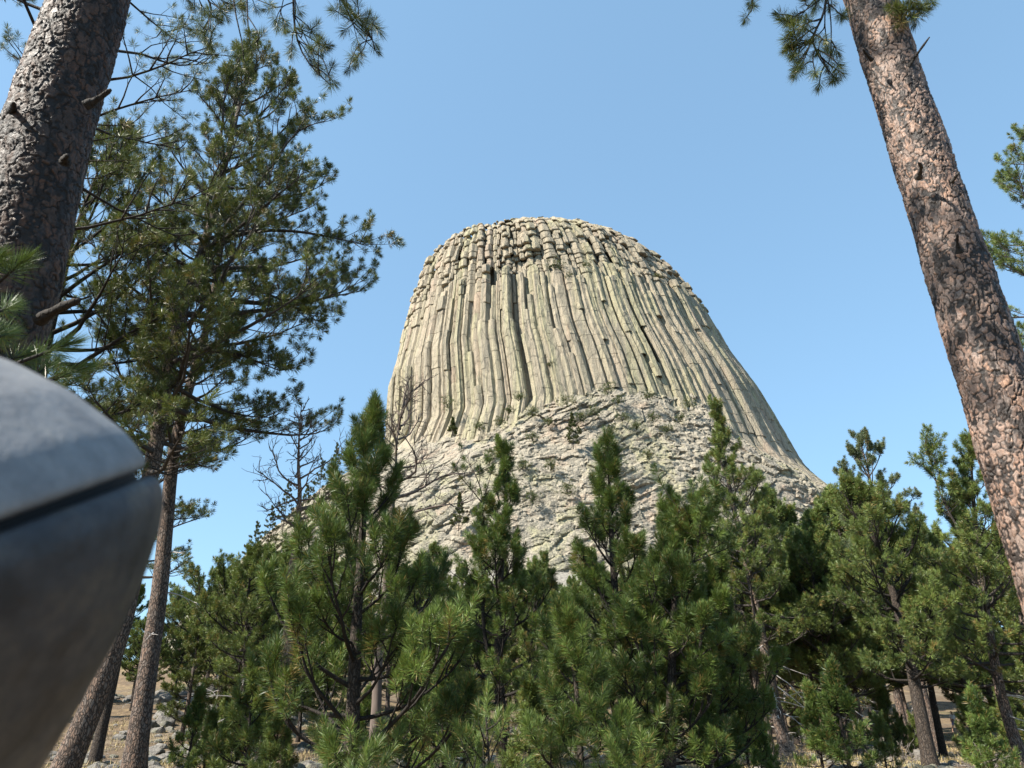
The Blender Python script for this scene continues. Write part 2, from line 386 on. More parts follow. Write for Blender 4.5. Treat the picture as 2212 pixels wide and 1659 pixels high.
        column(cen[k], half[k], 22, z1, dep, br, 0, .10 + rng.random() * .60, 1.0)
    # a second, broken row standing in front of the cleft and the left face
    for k in range(58):
        f = rng.choice([rng.uniform(92, 124), rng.uniform(60, 100), rng.uniform(125, 168), rng.uniform(35, 70)], p=[.42, .28, .18, .12])
        z0 = 70 if f > 92 else rng.uniform(100, 150)
        z1 = rng.uniform(112, 170) if f > 92 else rng.uniform(145, 170)
        if z1 - z0 < 12: continue
        column(math.radians(f), .017 * rng.uniform(.75, 1.15), z0, z1, rng.uniform(.2, 1.1), [], 0, .35 + rng.random() * .6, 1.0)
    mb.build('column_wall', M_TOWER, root, False, 'v', L0)
    # boulder apron: fallen, rounded and slab blocks round the foot
    th = np.linspace(radians(-40), radians(222), 1100); z = np.linspace(14, 116, 300)
    TH, Z = np.meshgrid(th, z)
    P0, n = tower_pt(TH, Z)
    deg = np.degrees(TH)
    ztop = 106 - 8 * sstep(92, 102, deg) - 14 * sstep(104, 114, deg) + 8 * sstep(126, 150, deg) - 34 * sstep(68, 40, deg) - 18 * sstep(40, 12, deg) + 4 * noise(P0 * [1, 1, 0], 9, 31) + 2 * noise(P0 * [1, 1, 0], 3, 32)
    S = TH * 92; Vv = Z * 1.35
    # round blocks to the right, tilted slabs in the middle and left
    slab = sstep(72, 86, deg)
    wx = noise(P0, 4, 41) * .22; wy = noise(P0, 4, 42) * .22
    def vor(qx, qy, seed):
        ix = np.floor(qx); iy = np.floor(qy); f1 = np.full(qx.shape, 9.); f2 = f1.copy(); idv = np.zeros(qx.shape); dx = np.zeros(qx.shape); dy = dx.copy()
        for a in (-1, 0, 1):
            for b in (-1, 0, 1):
                cx = ix + a; cy = iy + b; z0 = np.zeros_like(cx)
                ox = cx + .05 + .9 * _h(cx, cy, z0, seed); oy = cy + .05 + .9 * _h(cx, cy, z0 + 1, seed)
                ex = qx - ox; ey = qy - oy; d = np.hypot(ex, ey); hid = _h(cx, cy, z0 + 2, seed)
                near = d < f1
                f2 = np.where(near, f1, np.minimum(f2, d)); idv = np.where(near, hid, idv); dx = np.where(near, ex, dx); dy = np.where(near, ey, dy)
                f1 = np.minimum(f1, d)
        return f1, f2, idv, dx, dy
    def blocks(qx, qy, seed, rnd, gap=.55):
        f1, f2, idv, dx, dy = vor(qx + wx, qy + wy, seed); e = f2 - f1
        top = rnd * np.sqrt(np.clip(1 - (f1 / .85) ** 2, 0, 1)) * 1.3 + (1 - rnd) * ((idv - .5) * 3.2 * dx + ((idv * 7.3) % 1 - .55) * 3.2 * dy)
        return sstep(0, .09, e) * gap + top + 1.5 * (idv - .5) * sstep(0, .05, e), idv
    oA, idA = blocks(S / 4.8, Vv / 4.6, 51, .6)
    u_ = (S * .75 + Vv * .66); v_ = (Vv * .75 - S * .66)
    oB, idB = blocks(u_ / 2.6, v_ / 7.5, 52, .05)
    oE, idE = blocks((S + .25 * Vv) / 2.7, Vv / 10.0, 55, .35); lef = sstep(98, 108, deg + 5 * noise(P0, 8, 46))
    oC, idC = blocks(S / 1.9, Vv / 2.3, 53, .1, .3)
    oD = 1.1 * fbm(P0, 13, 54, 2); oF, idF = blocks((S * .8 - Vv * .5) / 7.5, (Vv * .8 + S * .5) / 9.0, 58, 0, .1)
    k_ = sstep(-.1, .35, noise(P0, 16, 45)); sm_ = sstep(.05, .5, noise(P0, 22, 47))
    idv = np.where(slab > .5, idB, idA)
    oB = oB * .75 * (1 - lef) + oE * .75 * lef; idv = np.where(lef > .5, idE, idv)
    o = (oA * (1 - slab) + oB * slab) * (1 - .6 * k_) * (1 - .55 * sm_) + oC * (.14 + .42 * k_) * (1 - .4 * sm_) + oD + .55 * oF + .22 * fbm(P0, 3.0, 62, 3) + .10 * noise(P0, .7, 61)
    dome = oA * .4 * (1 - slab)
    o = o + np.clip((ztop - Z) * .34, -9, 3.2) + 3 * sstep(60, 20, Z)
    P, _ = tower_pt(TH, Z, o); P[..., 2] += dome * .6
    r, m = TH.shape; ii = (np.arange(r - 1)[:, None] * m + np.arange(m - 1)).ravel()
    mesh('boulder_apron', P, [np.stack([ii, ii + 1, ii + m + 1, ii + m], -1)], M_APRON, root, {'v': .25 + .45 * idv * ((idv * 13.7) % 1 > .2) - .3 * (((idv * 5.1) % 1) > .93)}, False, L0)
    return root
build_tower()

# ------------------------------------------------------------------ pines
def frame(A):
    ref = np.where(np.abs(A[..., 2:3]) > .9, [1., 0, 0], [0, 0, 1.])
    U = norm(np.cross(A, ref)); return U, np.cross(A, U)
def needles(mb, rng, P, A, L, nl, N, w, spread=(15, 75), droop=0.0, vbase=None, old=.08):
    # bottle-brush shoots: P base, A axis, L shoot length; N needles each
    P = np.asarray(P, float); A = norm(np.asarray(A, float)); T = len(P)
    L = np.broadcast_to(L, (T,)); nl = np.broadcast_to(nl, (T,))
    U, W = frame(A)
    s = rng.random((T, N)) ** .75; az = rng.uniform(0, 2 * np.pi, (T, N))
    al = np.radians(spread[1] + (spread[0] - spread[1]) * s + rng.normal(0, 10, (T, N)))
    d = A[:, None] * np.cos(al)[..., None] + (U[:, None] * np.cos(az)[..., None] + W[:, None] * np.sin(az)[..., None]) * np.sin(al)[..., None]
    d[..., 2] -= droop * rng.random((T, N)); d = norm(d)
    B = P[:, None] + A[:, None] * (L[:, None] * s)[..., None]
    ln = nl[:, None] * rng.uniform(.72, 1.1, (T, N))
    sd = norm(np.cross(d, rng.normal(size=(T, N, 3)))) * (w / 2)
    V = np.stack([B - sd * .6, B + sd * .6, B + d * ln[..., None] + sd * .12], 2)          # slender triangle
    V = np.stack([B - sd * .4, B + d * (ln * .45)[..., None] + sd, B + d * ln[..., None]], 2)
    v = rng.random(T) if vbase is None else vbase
    vt = np.clip(v * .85, 0, .89)[:, None] + rng.uniform(-.12, .04, (T, N))
    vt = np.where(rng.random((T, N)) < old, 1.0, np.clip(vt, 0, .9))
    vt = np.where((rng.random(T) < old * .5)[:, None] & (rng.random((T, N)) < .6), 1.0, vt)
    k = np.arange(T * N) * 3
    mb.add(V, tris=np.stack([k, k + 1, k + 2], -1), a=np.repeat(vt.ravel(), 3))

def bez(P, n):                                    # resample a polyline smoothly
    P = np.asarray(P, float); s = np.concatenate([[0], np.cumsum(np.linalg.norm(np.diff(P, axis=0), axis=1))]); s /= s[-1]
    t = np.linspace(0, 1, n); Q = np.stack([np.interp(t, s, P[:, k]) for k in range(3)], -1)
    for _ in range(2): Q[1:-1] = (Q[:-2] + 2 * Q[1:-1] + Q[2:]) / 4
    return Q
def grow(p, d, L, n, up, rng, wob=.12):           # a limb: start, direction, length, curl towards the sky
    pts = [p]; d = norm(d); st_ = L / (n - 1)
    for k in range(n - 1):
        d = norm(d + np.array([0, 0, up / (n - 1)]) + rng.normal(0, wob, 3) * [1, 1, .6]); pts.append(pts[-1] + d * st_)
    return np.array(pts), d

PROF = {
    'cone': lambda u: (1 - u) ** 1.15 * (.62 + .38 * min(1, u * 4 + .25)) + .05,
    'old': lambda u: (1 - u) ** .55 * (.6 + .4 * min(1, u * 3 + .2)) + .06,
    'round': lambda u: math.sin(math.pi * (.18 + .8 * u)) ** .8 + .05,
}
def pine(name, label, cat, path, r0, R, cb=.3, nb=46, sec=6, prof='cone', nmat=None, bmat=None, seed=1, shoot=.12, nl=.17, nn=34, nw=.012,
         p0=-12, p1=48, up=.55, bare=.35, thick=.09, extra=None, dead=0, group=None, loc=None, bias=None, spread=(12, 95), root=None, tl=.36, tmin=1, leader=True):
    rng = np.random.default_rng(seed)
    path = np.asarray(path, float); base = path[0] if loc is None else np.asarray(loc, float)
    tr = bez(path, 26) - (base if root is None else np.array(root.location)); H = np.linalg.norm(np.diff(tr, axis=0), axis=1).sum()
    own = root is None
    if own: root = thing(name, label, cat, base, group)
    else: base = np.array(root.location)
    wood, leaf = MB(), MB()
    t = np.linspace(0, 1, 26); rad = r0 * (1 - t) ** .8 * .95 + .012; rad[0] *= 1.25; rad[1] *= 1.06
    trw = tr + noise(tr + seed, 2.5, seed) [:, None] * [.05, .05, 0] * np.minimum(1, t * 5)[:, None]
    if own: wood.tubes(trw, rad, 14, 0.0)
    tips, axes = [], []
    seg_s, rad_s, seg_t = [], [], []
    tipv = []
    for i in range(nb):
        tt = cb + (1 - cb) * ((i + rng.random()) / nb) ** .92
        tt = min(tt, .985); u = (tt - cb) / (1 - cb)
        p = np.array([np.interp(tt, t, trw[:, k]) for k in range(3)])
        az = i * 2.399 + rng.normal(0, .35)
        L = R * PROF[prof](u) * rng.uniform(.62, 1.18)
        if bias: L *= 1 + bias[1] * math.cos(az - bias[0])
        L = max(L, .12 * R * rng.uniform(.8, 1.5))
        pit = radians(p0 + (p1 - p0) * u + rng.normal(0, 9))
        d = np.array([math.cos(az) * math.cos(pit), math.sin(az) * math.cos(pit), math.sin(pit)])
        br, de = grow(p, d, L, 8, up, rng, .10)
        rb = min(thick * (L / R) * .75 + .012, np.interp(tt, t, rad) * .8)
        wood.tubes(br, np.linspace(rb, .008, 8), 5, 1.0)
        tips.append(br[-1]); axes.append(de); vb = rng.normal(.5, .2); tipv.append(vb)
        ns = max(3, int(1.45 * sec * (L / R) ** .7 + rng.random()))
        for k in range(ns):
            s = bare + (1 - bare) * (k + rng.random()) / ns; s = min(s, .97)
            q = np.array([np.interp(s, np.linspace(0, 1, 8), br[:, c]) for c in range(3)])
            bd = br[min(7, int(s * 7) + 1)] - br[int(s * 7)]; bd = norm(bd)
            side = 1 if k % 2 else -1; a = radians(side * rng.uniform(28, 68))
            d2 = np.array([bd[0] * math.cos(a) - bd[1] * math.sin(a), bd[0] * math.sin(a) + bd[1] * math.cos(a), bd[2] + rng.normal(.10, .15)])
            l2 = max(.18, L * (.48 * (1 - s) + .13) * rng.uniform(.7, 1.2))
            b2, e2 = grow(q, d2, l2, 5, up * .5, rng, .14)
            seg_s.append(b2); rad_s.append(np.linspace(min(.02, rb * .5), .006, 5)); tips.append(b2[-1]); axes.append(e2); tipv.append(vb)
            nt = min(6, max(tmin, int(l2 / tl + rng.random())))
            for m in range(nt):
                s3 = .3 + .65 * (m + rng.random()) / nt
                q3 = np.array([np.interp(s3, np.linspace(0, 1, 5), b2[:, c]) for c in range(3)])
                a = radians((1 if m % 2 else -1) * rng.uniform(25, 65)); e = norm(b2[-1] - b2[0])
                d3 = np.array([e[0] * math.cos(a) - e[1] * math.sin(a), e[0] * math.sin(a) + e[1] * math.cos(a), e[2] + rng.normal(.2, .3)])
                l3 = rng.uniform(.5, 1.1) * min(.42, .18 + l2 * .4)
                b3, e3 = grow(q3, d3, l3, 3, .35, rng, .12)
                seg_t.append(b3); tips.append(b3[-1]); axes.append(e3); tipv.append(vb)
    if leader:
        for k in range(3): tips.append(trw[-1] - [0, 0, .9 * k * shoot]); axes.append(norm(np.array([rng.normal(0, .35), rng.normal(0, .35), 1.]))); tipv.append(.5)
    for (pl_, rr_) in (extra or []):              # limbs drawn by hand, as world points
        b_ = bez(np.asarray(pl_, float) - base, 12); wood.tubes(b_, np.linspace(rr_, .012, 12), 6, 1.0)
        for k in range(26):
            s = rng.uniform(.3, 1); q = np.array([np.interp(s, np.linspace(0, 1, 12), b_[:, c]) for c in range(3)])
            l2 = rng.uniform(.4, 1.3); b2, e2 = grow(q, norm(b_[-1] - b_[-4]) + rng.normal(0, .6, 3) + [0, 0, .25], l2, 5, .4, rng, .14)
            seg_s.append(b2); rad_s.append(np.linspace(.018, .006, 5)); tips.append(b2[-1]); axes.append(e2); tipv.append(.5)
            for m in range(4):
                q3 = b2[rng.integers(1, 5)]; b3, e3 = grow(q3, e2 + rng.normal(0, .6, 3) + [0, 0, .3], rng.uniform(.2, .45), 3, .3, rng, .1)
                seg_t.append(b3); tips.append(b3[-1]); axes.append(e3); tipv.append(.5)
    if seg_s: wood.tubes(np.array(seg_s), np.array(rad_s), 4, 1.0)
    if seg_t: wood.tubes(np.array(seg_t), np.tile(np.array([.007, .006, .004]), (len(seg_t), 1)), 3, 1.0)
    wood.build('trunk' if own else 'limbs', bmat or M_BARK, root)
    nn = int(nn * 2.0); nw *= 1.6; nl *= 1.1
    tips = np.array(tips); axes = norm(np.array(axes) + [0, 0, .25]); tipv = np.array(tipv) + rng.normal(0, .22, len(tips))
    L = shoot * rng.uniform(.7, 1.25, len(tips))
    needles(leaf, rng, tips - axes * (L * .7)[:, None], axes, L, nl * rng.uniform(.85, 1.12, len(tips)), nn, nw, spread, .15, np.clip(tipv, 0, 1))
    leaf.build('crown', nmat or M_NEEDLE, root, False)
    if dead:
        for k in range(dead):
            tt = rng.uniform(.08, cb + .08); p = np.array([np.interp(tt, t, trw[:, c]) for c in range(3)]); az = rng.uniform(-2.6, 1.0)
            d = np.array([math.cos(az), math.sin(az), rng.uniform(-.3, .25)]); b = MB(); l = rng.uniform(.6, 2.0)
            br, e = grow(p, d, l, 8, -.6, rng, .14); b.tubes(br, np.linspace(.03, .006, 8), 5)
            for m in range(3):
                b3, _ = grow(br[rng.integers(3, 7)], d + rng.normal(0, .6, 3), l * .3, 5, -.4, rng, .2); b.tubes(b3, np.linspace(.012, .004, 5), 4)
            b.build('dead_branch', M_DEAD, root)
    return root

def path_px(pts, Y, dY=0.0):                      # trunk line from picture points at one depth, run down to the ground
    Q = [at(x, y, Y + dY * k) for k, (x, y) in enumerate(pts)]
    b = Q[0].copy(); d = Q[0] - Q[1]
    for _ in range(3):
        g = gh(b[0], b[1]); b = b + d * ((g - .05 - b[2]) / d[2] if d[2] else 0)
    g = gh(b[0], b[1])
    if Q[0][2] <= g + .2: Q[0] = b; return np.array(Q)
    return np.array([b] + Q)

TREES = {}
# the tall pines at the left
pine('pine_tree', 'tallest leaning pine behind the scope, ragged crown high against the sky', 'pine tree',
     path_px([(150, 1640), (262, 1380), (328, 1000), (368, 780), (400, 650), (455, 480), (500, 300), (540, 118)], 20), .31, 5.3, .32, 76, 10, 'old', M_NEEDLE, M_BARK, 3,
     shoot=.15, nl=.195, nn=38, nw=.0135, p0=-18, p1=50, up=.75, bare=.3, thick=.12, bias=(0.1, .28),
     extra=[([at(440, 560, 20), at(520, 440, 19.6), at(585, 370, 19.2), at(640, 270, 19), at(700, 262, 18.8)], .10),
            ([at(408, 640, 20), at(480, 505, 19.8), at(600, 494, 19.5), at(690, 505, 19.2), at(790, 530, 19)], .11),
            ([at(395, 750, 20), at(440, 755, 19.8), at(520, 765, 19.6), at(600, 800, 19.4)], .09),
            ([at(420, 600, 20), at(540, 620, 19.8), at(640, 660, 19.6), at(680, 690, 19.4)], .08)])
pine('pine_tree', 'straight-trunked pine right of the scope, its crown merged into the taller leaning pine', 'pine tree',
     path_px([(292, 1640), (345, 1250), (371, 1006), (405, 837), (440, 740), (470, 560), (480, 400)], 23), .31, 3.7, .42, 58, 9, 'old', M_NEEDLE, M_BARK, 5,
     shoot=.15, nl=.195, nn=38, nw=.0145, p0=-22, p1=45, up=.7, bare=.35, thick=.12, dead=4, bias=(3.1, .25))
pine('pine_tree', 'pine with a rounded crown seen between the near left trunk and the tallest pine', 'pine tree',
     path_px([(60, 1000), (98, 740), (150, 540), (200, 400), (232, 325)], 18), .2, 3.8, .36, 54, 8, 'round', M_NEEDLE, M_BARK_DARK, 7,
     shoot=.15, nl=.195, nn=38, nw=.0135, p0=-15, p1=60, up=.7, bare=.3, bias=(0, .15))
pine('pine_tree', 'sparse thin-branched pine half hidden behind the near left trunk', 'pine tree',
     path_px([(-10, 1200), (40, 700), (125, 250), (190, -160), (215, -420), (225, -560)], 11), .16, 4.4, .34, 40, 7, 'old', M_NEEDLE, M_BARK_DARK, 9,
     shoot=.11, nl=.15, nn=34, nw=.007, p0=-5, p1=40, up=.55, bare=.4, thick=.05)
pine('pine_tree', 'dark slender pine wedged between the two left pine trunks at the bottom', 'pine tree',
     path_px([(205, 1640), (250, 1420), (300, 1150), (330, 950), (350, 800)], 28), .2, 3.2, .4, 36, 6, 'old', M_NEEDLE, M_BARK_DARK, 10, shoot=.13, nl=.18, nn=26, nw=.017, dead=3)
# bare dead trees
def dead_tree(name, label, path, r0, R, cb, nb, seed, mat, tmat, sub=5, up=.7, p0=5, p1=55, az_bias=None, tw=.010):
    rng = np.random.default_rng(seed); path = np.asarray(path, float); base = path[0]
    tr = bez(path, 30) - base; t = np.linspace(0, 1, 30); rad = r0 * (1 - t) ** 1.25 + .012
    root = thing(name, label, 'dead tree', base)
    w = MB(); w.tubes(tr + noise(tr, 1.3, seed)[:, None] * [.06, .06, 0] * np.minimum(1, t * 4)[:, None], rad, 12); w.build('trunk', tmat, root)
    b = MB(); s2, s3 = [], []
    for i in range(nb):
        tt = min(.99, cb + (1 - cb) * (i + rng.random()) / nb); u = (tt - cb) / (1 - cb)
        p = np.array([np.interp(tt, t, tr[:, k]) for k in range(3)]); az = i * 2.4 + rng.normal(0, .4)
        L = R * (1 - u) ** .7 * rng.uniform(.5, 1.2) + .25
        if az_bias: L *= 1 + az_bias[1] * math.cos(az - az_bias[0])
        pit = radians(p0 + (p1 - p0) * u + rng.normal(0, 10))
        br, _ = grow(p, np.array([math.cos(az) * math.cos(pit), math.sin(az) * math.cos(pit), math.sin(pit)]), L, 9, up, rng, .2)
        b.tubes(br, np.linspace(.014 + .014 * L, tw, 9), 5)
        for k in range(max(2, int(sub * L / R * 1.6))):
            s = rng.integers(2, 9); q = br[s]; e = norm(br[min(8, s + 1)] - br[s - 1]); l2 = L * rng.uniform(.18, .42)
            b2, e2 = grow(q, e + rng.normal(0, .55, 3), l2, 6, .4, rng, .22); s2.append(b2)
            for m in range(3):
                b3, _ = grow(b2[rng.integers(2, 6)], e2 + rng.normal(0, .6, 3), l2 * rng.uniform(.3, .6), 4, .2, rng, .2); s3.append(b3)
    b.tubes(np.array(s2), np.tile(np.linspace(tw * 1.3, tw * .7, 6), (len(s2), 1)), 4); b.tubes(np.array(s3), np.tile(np.linspace(tw * .8, tw * .5, 4), (len(s3), 1)), 3)
    b.build('bare_branches', mat, root)
    return root
dead_tree('dead_pine', 'bare dead pine with spiky twigs standing alone against the sky beside the tower', path_px([(606, 1640), (620, 1400), (632, 1250), (644, 1080), (648, 960), (652, 872)], 22), .27, 1.75, .60, 34, 21, M_SNAG, M_BARK_RED, 6, .5, 0, 50)
dead_tree('dead_tree', 'dark leafless tree with tangled twigs in front of the tower, behind the dark front pine', path_px([(835, 1250), (848, 1080), (858, 960), (872, 890), (884, 828)], 16), .12, 1.9, .62, 24, 22, M_SNAG, M_SNAG, 9, .4, -2, 60, (0, .35), .008)
# the dark young pines in the middle
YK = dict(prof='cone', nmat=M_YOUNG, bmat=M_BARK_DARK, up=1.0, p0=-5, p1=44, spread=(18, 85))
pine('pine_tree', 'dark bushy young pine with long brushy needles, apex against the left edge of the tower', 'pine tree',
     path_px([(756, 1640), (765, 1400), (780, 1180), (792, 1020), (802, 922)], 12), .13, 2.9, .06, 50, 7, seed=31, shoot=.30, nl=.17, nn=72, nw=.009, bare=.3, thick=.05, **YK)
pine('pine_tree', 'slim dark young pine with a narrow pointed top before the middle of the tower', 'pine tree',
     path_px([(1085, 1640), (1080, 1400), (1084, 1200), (1092, 1080), (1086, 980)], 20), .16, 2.7, .12, 50, 7, seed=32, shoot=.2, nl=.17, nn=56, nw=.011, bare=.3, thick=.06,
     extra=[([at(1080, 1480, 20), at(1046, 1400, 19.9), at(1040, 1250, 19.8), at(1046, 1120, 19.7), at(1040, 1060, 19.7)], .07)], **YK)
pine('pine_tree', 'broad dark young pine right of the middle, apex in front of the pale boulders', 'pine tree',
     path_px([(1350, 1640), (1338, 1400), (1326, 1200), (1316, 1090), (1309, 985)], 16), .14, 2.7, .10, 50, 7, seed=33, shoot=.22, nl=.17, nn=64, nw=.0095, bare=.3, thick=.055, **YK)
pine('pine_tree', 'second dark young pine standing right against the broad one, blunt double top', 'pine tree',
     path_px([(1447, 1640), (1450, 1450), (1456, 1280), (1456, 1180), (1448, 1110)], 15), .12, 2.3, .08, 46, 7, seed=34, shoot=.22, nl=.17, nn=64, nw=.0095, bare=.3, thick=.05,
     extra=[([at(1455, 1300, 15), at(1490, 1240, 14.9), at(1508, 1180, 14.9), at(1512, 1140, 14.9)], .04)], **YK)
pine('pine_tree', 'low dark pine at the right edge of the dark group, beside the white dead branches', 'pine tree',
     path_px([(1530, 1650), (1540, 1500), (1548, 1350), (1545, 1240)], 17), .11, 2.3, .10, 40, 7, seed=35, shoot=.22, nl=.17, nn=56, nw=.0105, bare=.3, thick=.05, **YK)
pine('pine_tree', 'small dark pine between the slim and the broad young pines', 'pine tree',
     path_px([(1250, 1650), (1243, 1500), (1230, 1420), (1218, 1345)], 11), .055, 1.3, .05, 26, 5, seed=36, shoot=.2, nl=.15, nn=80, nw=.006, bare=.2, thick=.03, **YK)
YS = dict(YK); YS['nmat'] = M_LIGHT; YS['bmat'] = M_BARK_DARK
def sapling(label, ax, ay, Y, R, seed):
    top = at(ax, ay, Y); g = gh(top[0], top[1]); rng = np.random.default_rng(seed); base = np.array([top[0] + .05, top[1], g])
    root = thing('pine_sapling', label, 'sapling', base); w, l = MB(), MB(); st_ = bez([base, (base + top) / 2 + [.03, 0, 0], top - [0, 0, .25]], 14) - base
    w.tubes(st_, np.linspace(.028, .010, 14), 7, 0.0); P, A, L = [st_[-1]], [np.array([.05, 0, 1.])], [.25]
    for k in range(11):
        h = .12 + .075 * k; q = st_[-1] - [0, 0, h]; az = k * 2.4 + rng.normal(0, .3); ln = R * (.35 + .65 * min(1, h / .6)) * rng.uniform(.75, 1.1); pit = radians(rng.uniform(15, 50))
        br, e = grow(q, np.array([math.cos(az) * math.cos(pit), math.sin(az) * math.cos(pit), math.sin(pit)]), ln, 6, .5, rng, .08)
        w.tubes(br, np.linspace(.011, .005, 6), 5, 1.0); P.append(br[3]); A.append(e); L.append(ln * .5 + .05)
        if rng.random() < .7: b2, e2 = grow(br[2], e + rng.normal(0, .5, 3), ln * .45, 4, .5, rng, .1); w.tubes(b2, np.linspace(.007, .004, 4), 4, 1.0); P.append(b2[1]); A.append(e2); L.append(ln * .35)
    w.build('trunk', M_BARK_DARK, root); needles(l, rng, np.array(P), np.array(A), np.array(L), .14, 190, .0065, (12, 75), .1); l.build('crown', M_YOUNG, root, False)
sapling('bright green sapling tip poking up at the bottom between the two front dark pines', 1051, 1492, 8, .62, 41)
sapling('bright sapling at the very bottom below the dark bushy pine', 790, 1622, 7.6, .6, 42)
# lighter pines to the right
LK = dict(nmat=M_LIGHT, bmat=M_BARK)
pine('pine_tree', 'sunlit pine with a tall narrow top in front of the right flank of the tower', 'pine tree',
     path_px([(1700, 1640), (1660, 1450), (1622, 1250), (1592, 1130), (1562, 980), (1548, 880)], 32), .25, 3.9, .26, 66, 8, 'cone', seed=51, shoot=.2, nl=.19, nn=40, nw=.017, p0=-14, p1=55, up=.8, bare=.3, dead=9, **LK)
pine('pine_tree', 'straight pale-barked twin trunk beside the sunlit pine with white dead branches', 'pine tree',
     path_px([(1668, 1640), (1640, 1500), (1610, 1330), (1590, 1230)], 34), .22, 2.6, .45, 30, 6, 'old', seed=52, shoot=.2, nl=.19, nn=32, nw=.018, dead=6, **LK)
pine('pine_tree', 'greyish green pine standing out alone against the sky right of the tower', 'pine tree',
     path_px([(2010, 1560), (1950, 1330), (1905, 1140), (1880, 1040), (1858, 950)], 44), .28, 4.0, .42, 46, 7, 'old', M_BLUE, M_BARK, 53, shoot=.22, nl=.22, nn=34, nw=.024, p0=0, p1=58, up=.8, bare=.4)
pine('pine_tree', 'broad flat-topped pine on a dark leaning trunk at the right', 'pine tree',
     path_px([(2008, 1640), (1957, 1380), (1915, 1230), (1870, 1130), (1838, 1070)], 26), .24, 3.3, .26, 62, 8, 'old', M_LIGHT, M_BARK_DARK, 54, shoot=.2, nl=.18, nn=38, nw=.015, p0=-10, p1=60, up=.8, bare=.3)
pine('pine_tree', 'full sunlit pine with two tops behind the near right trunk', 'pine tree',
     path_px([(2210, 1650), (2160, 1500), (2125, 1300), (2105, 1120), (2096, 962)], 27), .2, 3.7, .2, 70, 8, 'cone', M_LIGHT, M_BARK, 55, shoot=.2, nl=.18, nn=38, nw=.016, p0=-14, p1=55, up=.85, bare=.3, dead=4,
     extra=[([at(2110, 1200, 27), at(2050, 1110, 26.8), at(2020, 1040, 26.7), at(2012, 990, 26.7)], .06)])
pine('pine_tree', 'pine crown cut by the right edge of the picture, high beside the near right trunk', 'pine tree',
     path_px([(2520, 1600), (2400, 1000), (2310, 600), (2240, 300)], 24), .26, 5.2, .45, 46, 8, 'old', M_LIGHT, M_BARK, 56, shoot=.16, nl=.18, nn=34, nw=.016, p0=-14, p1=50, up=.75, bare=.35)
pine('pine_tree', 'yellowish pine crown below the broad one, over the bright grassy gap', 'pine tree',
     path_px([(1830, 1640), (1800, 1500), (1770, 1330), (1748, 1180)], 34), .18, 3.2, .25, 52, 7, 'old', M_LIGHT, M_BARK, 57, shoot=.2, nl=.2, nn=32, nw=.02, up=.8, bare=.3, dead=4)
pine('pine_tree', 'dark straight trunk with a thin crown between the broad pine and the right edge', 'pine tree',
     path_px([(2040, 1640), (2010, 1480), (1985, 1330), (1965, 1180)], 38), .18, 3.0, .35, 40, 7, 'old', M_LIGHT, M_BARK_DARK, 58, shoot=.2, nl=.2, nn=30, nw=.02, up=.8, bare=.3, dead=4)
# left middle distance
pine('pine_tree', 'light green pine on a thin dark trunk left of the bare dead pine', 'pine tree',
     path_px([(513, 1640), (526, 1480), (536, 1330), (545, 1195)], 34), .17, 3.6, .34, 46, 7, 'cone', M_LIGHT, M_BARK_DARK, 61, shoot=.2, nl=.2, nn=36, nw=.019, up=.8, bare=.25, dead=8)
pine('pine_tree', 'short light green pine left of the thin dark trunk, above the boulders', 'pine tree',
     path_px([(470, 1620), (478, 1480), (484, 1360), (490, 1260)], 44), .16, 3.8, .3, 40, 7, 'round', M_LIGHT, M_BARK_DARK, 62, shoot=.24, nl=.22, nn=30, nw=.026, up=.8, bare=.25, dead=3)
pine('pine_tree', 'dark green pine with a rounded top beyond the boulders beside the left trunks', 'pine tree',
     path_px([(405, 1560), (412, 1470), (416, 1380), (418, 1310)], 62), .2, 4.0, .2, 40, 7, 'round', M_NEEDLE, M_BARK_DARK, 63, shoot=.3, nl=.26, nn=28, nw=.036, up=.8, bare=.25)

# ------------------------------------------------------------------ wood behind: copies of a few grown trees
PROTO = []
for k, (pf, nm, R_, cb_) in enumerate((('cone', M_LIGHT, 2.7, .22), ('old', M_LIGHT, 2.7, .3), ('round', M_LIGHT, 2.6, .3), ('cone', M_NEEDLE, 2.4, .12))):
    r_ = np.random.default_rng(80 + k)
    PROTO.append(pine('background_pine', 'background pine', 'pine tree', [[0, 0, -.3], [r_.normal(0, .15), r_.normal(0, .1), 4], [r_.normal(0, .3), 0, 8], [r_.normal(0, .3), 0, 12]], .19, R_, cb_, 60, 7, pf, nm,
                      M_BARK if k % 2 else M_BARK_DARK, 70 + k, shoot=.24, nl=.24, nn=22, nw=.032, up=.8, bare=.25, dead=3 if k < 3 else 0, loc=(0, 0, 0), tl=.42))
rb = random.Random(5)
spots = []
for x in range(430, 2330, 31):                    # apex pixel, depth
    px = x + rb.uniform(-18, 18)
    lo = 1215 if px < 620 else 1195 if px < 1580 else 1060
    py = rb.uniform(lo, lo + 140); Y = rb.uniform(46, 74)
    spots.append((px, py, Y))
for x, y in ((90, 1330), (130, 1290), (185, 1260), (240, 1230), (285, 1250), (325, 1330), (345, 1420), (385, 1430), (215, 1380), (310, 1390)): spots.append((x, y, rb.uniform(42, 60)))
for x in (460, 505, 560, 590, 640, 690, 725, 900, 960, 1030, 1150, 1200, 1400, 1590, 1640, 1690, 1740, 1790, 1850, 1900, 1950, 2000, 2050, 2110, 2170): spots.append((x + rb.uniform(-15, 15), (rb.uniform(1270, 1360) if x < 760 else rb.uniform(1230, 1330) if x < 1580 else rb.uniform(1120, 1260)), rb.uniform(33, 46)))
for x in range(560, 2300, 62):                    # a farther row up the hill
    px = x + rb.uniform(-25, 25); Y = rb.uniform(85, 125)
    py = (1200 if px < 700 else 1180 if px < 1580 else 1090) + rb.uniform(0, 90)
    spots.append((px, py, Y))
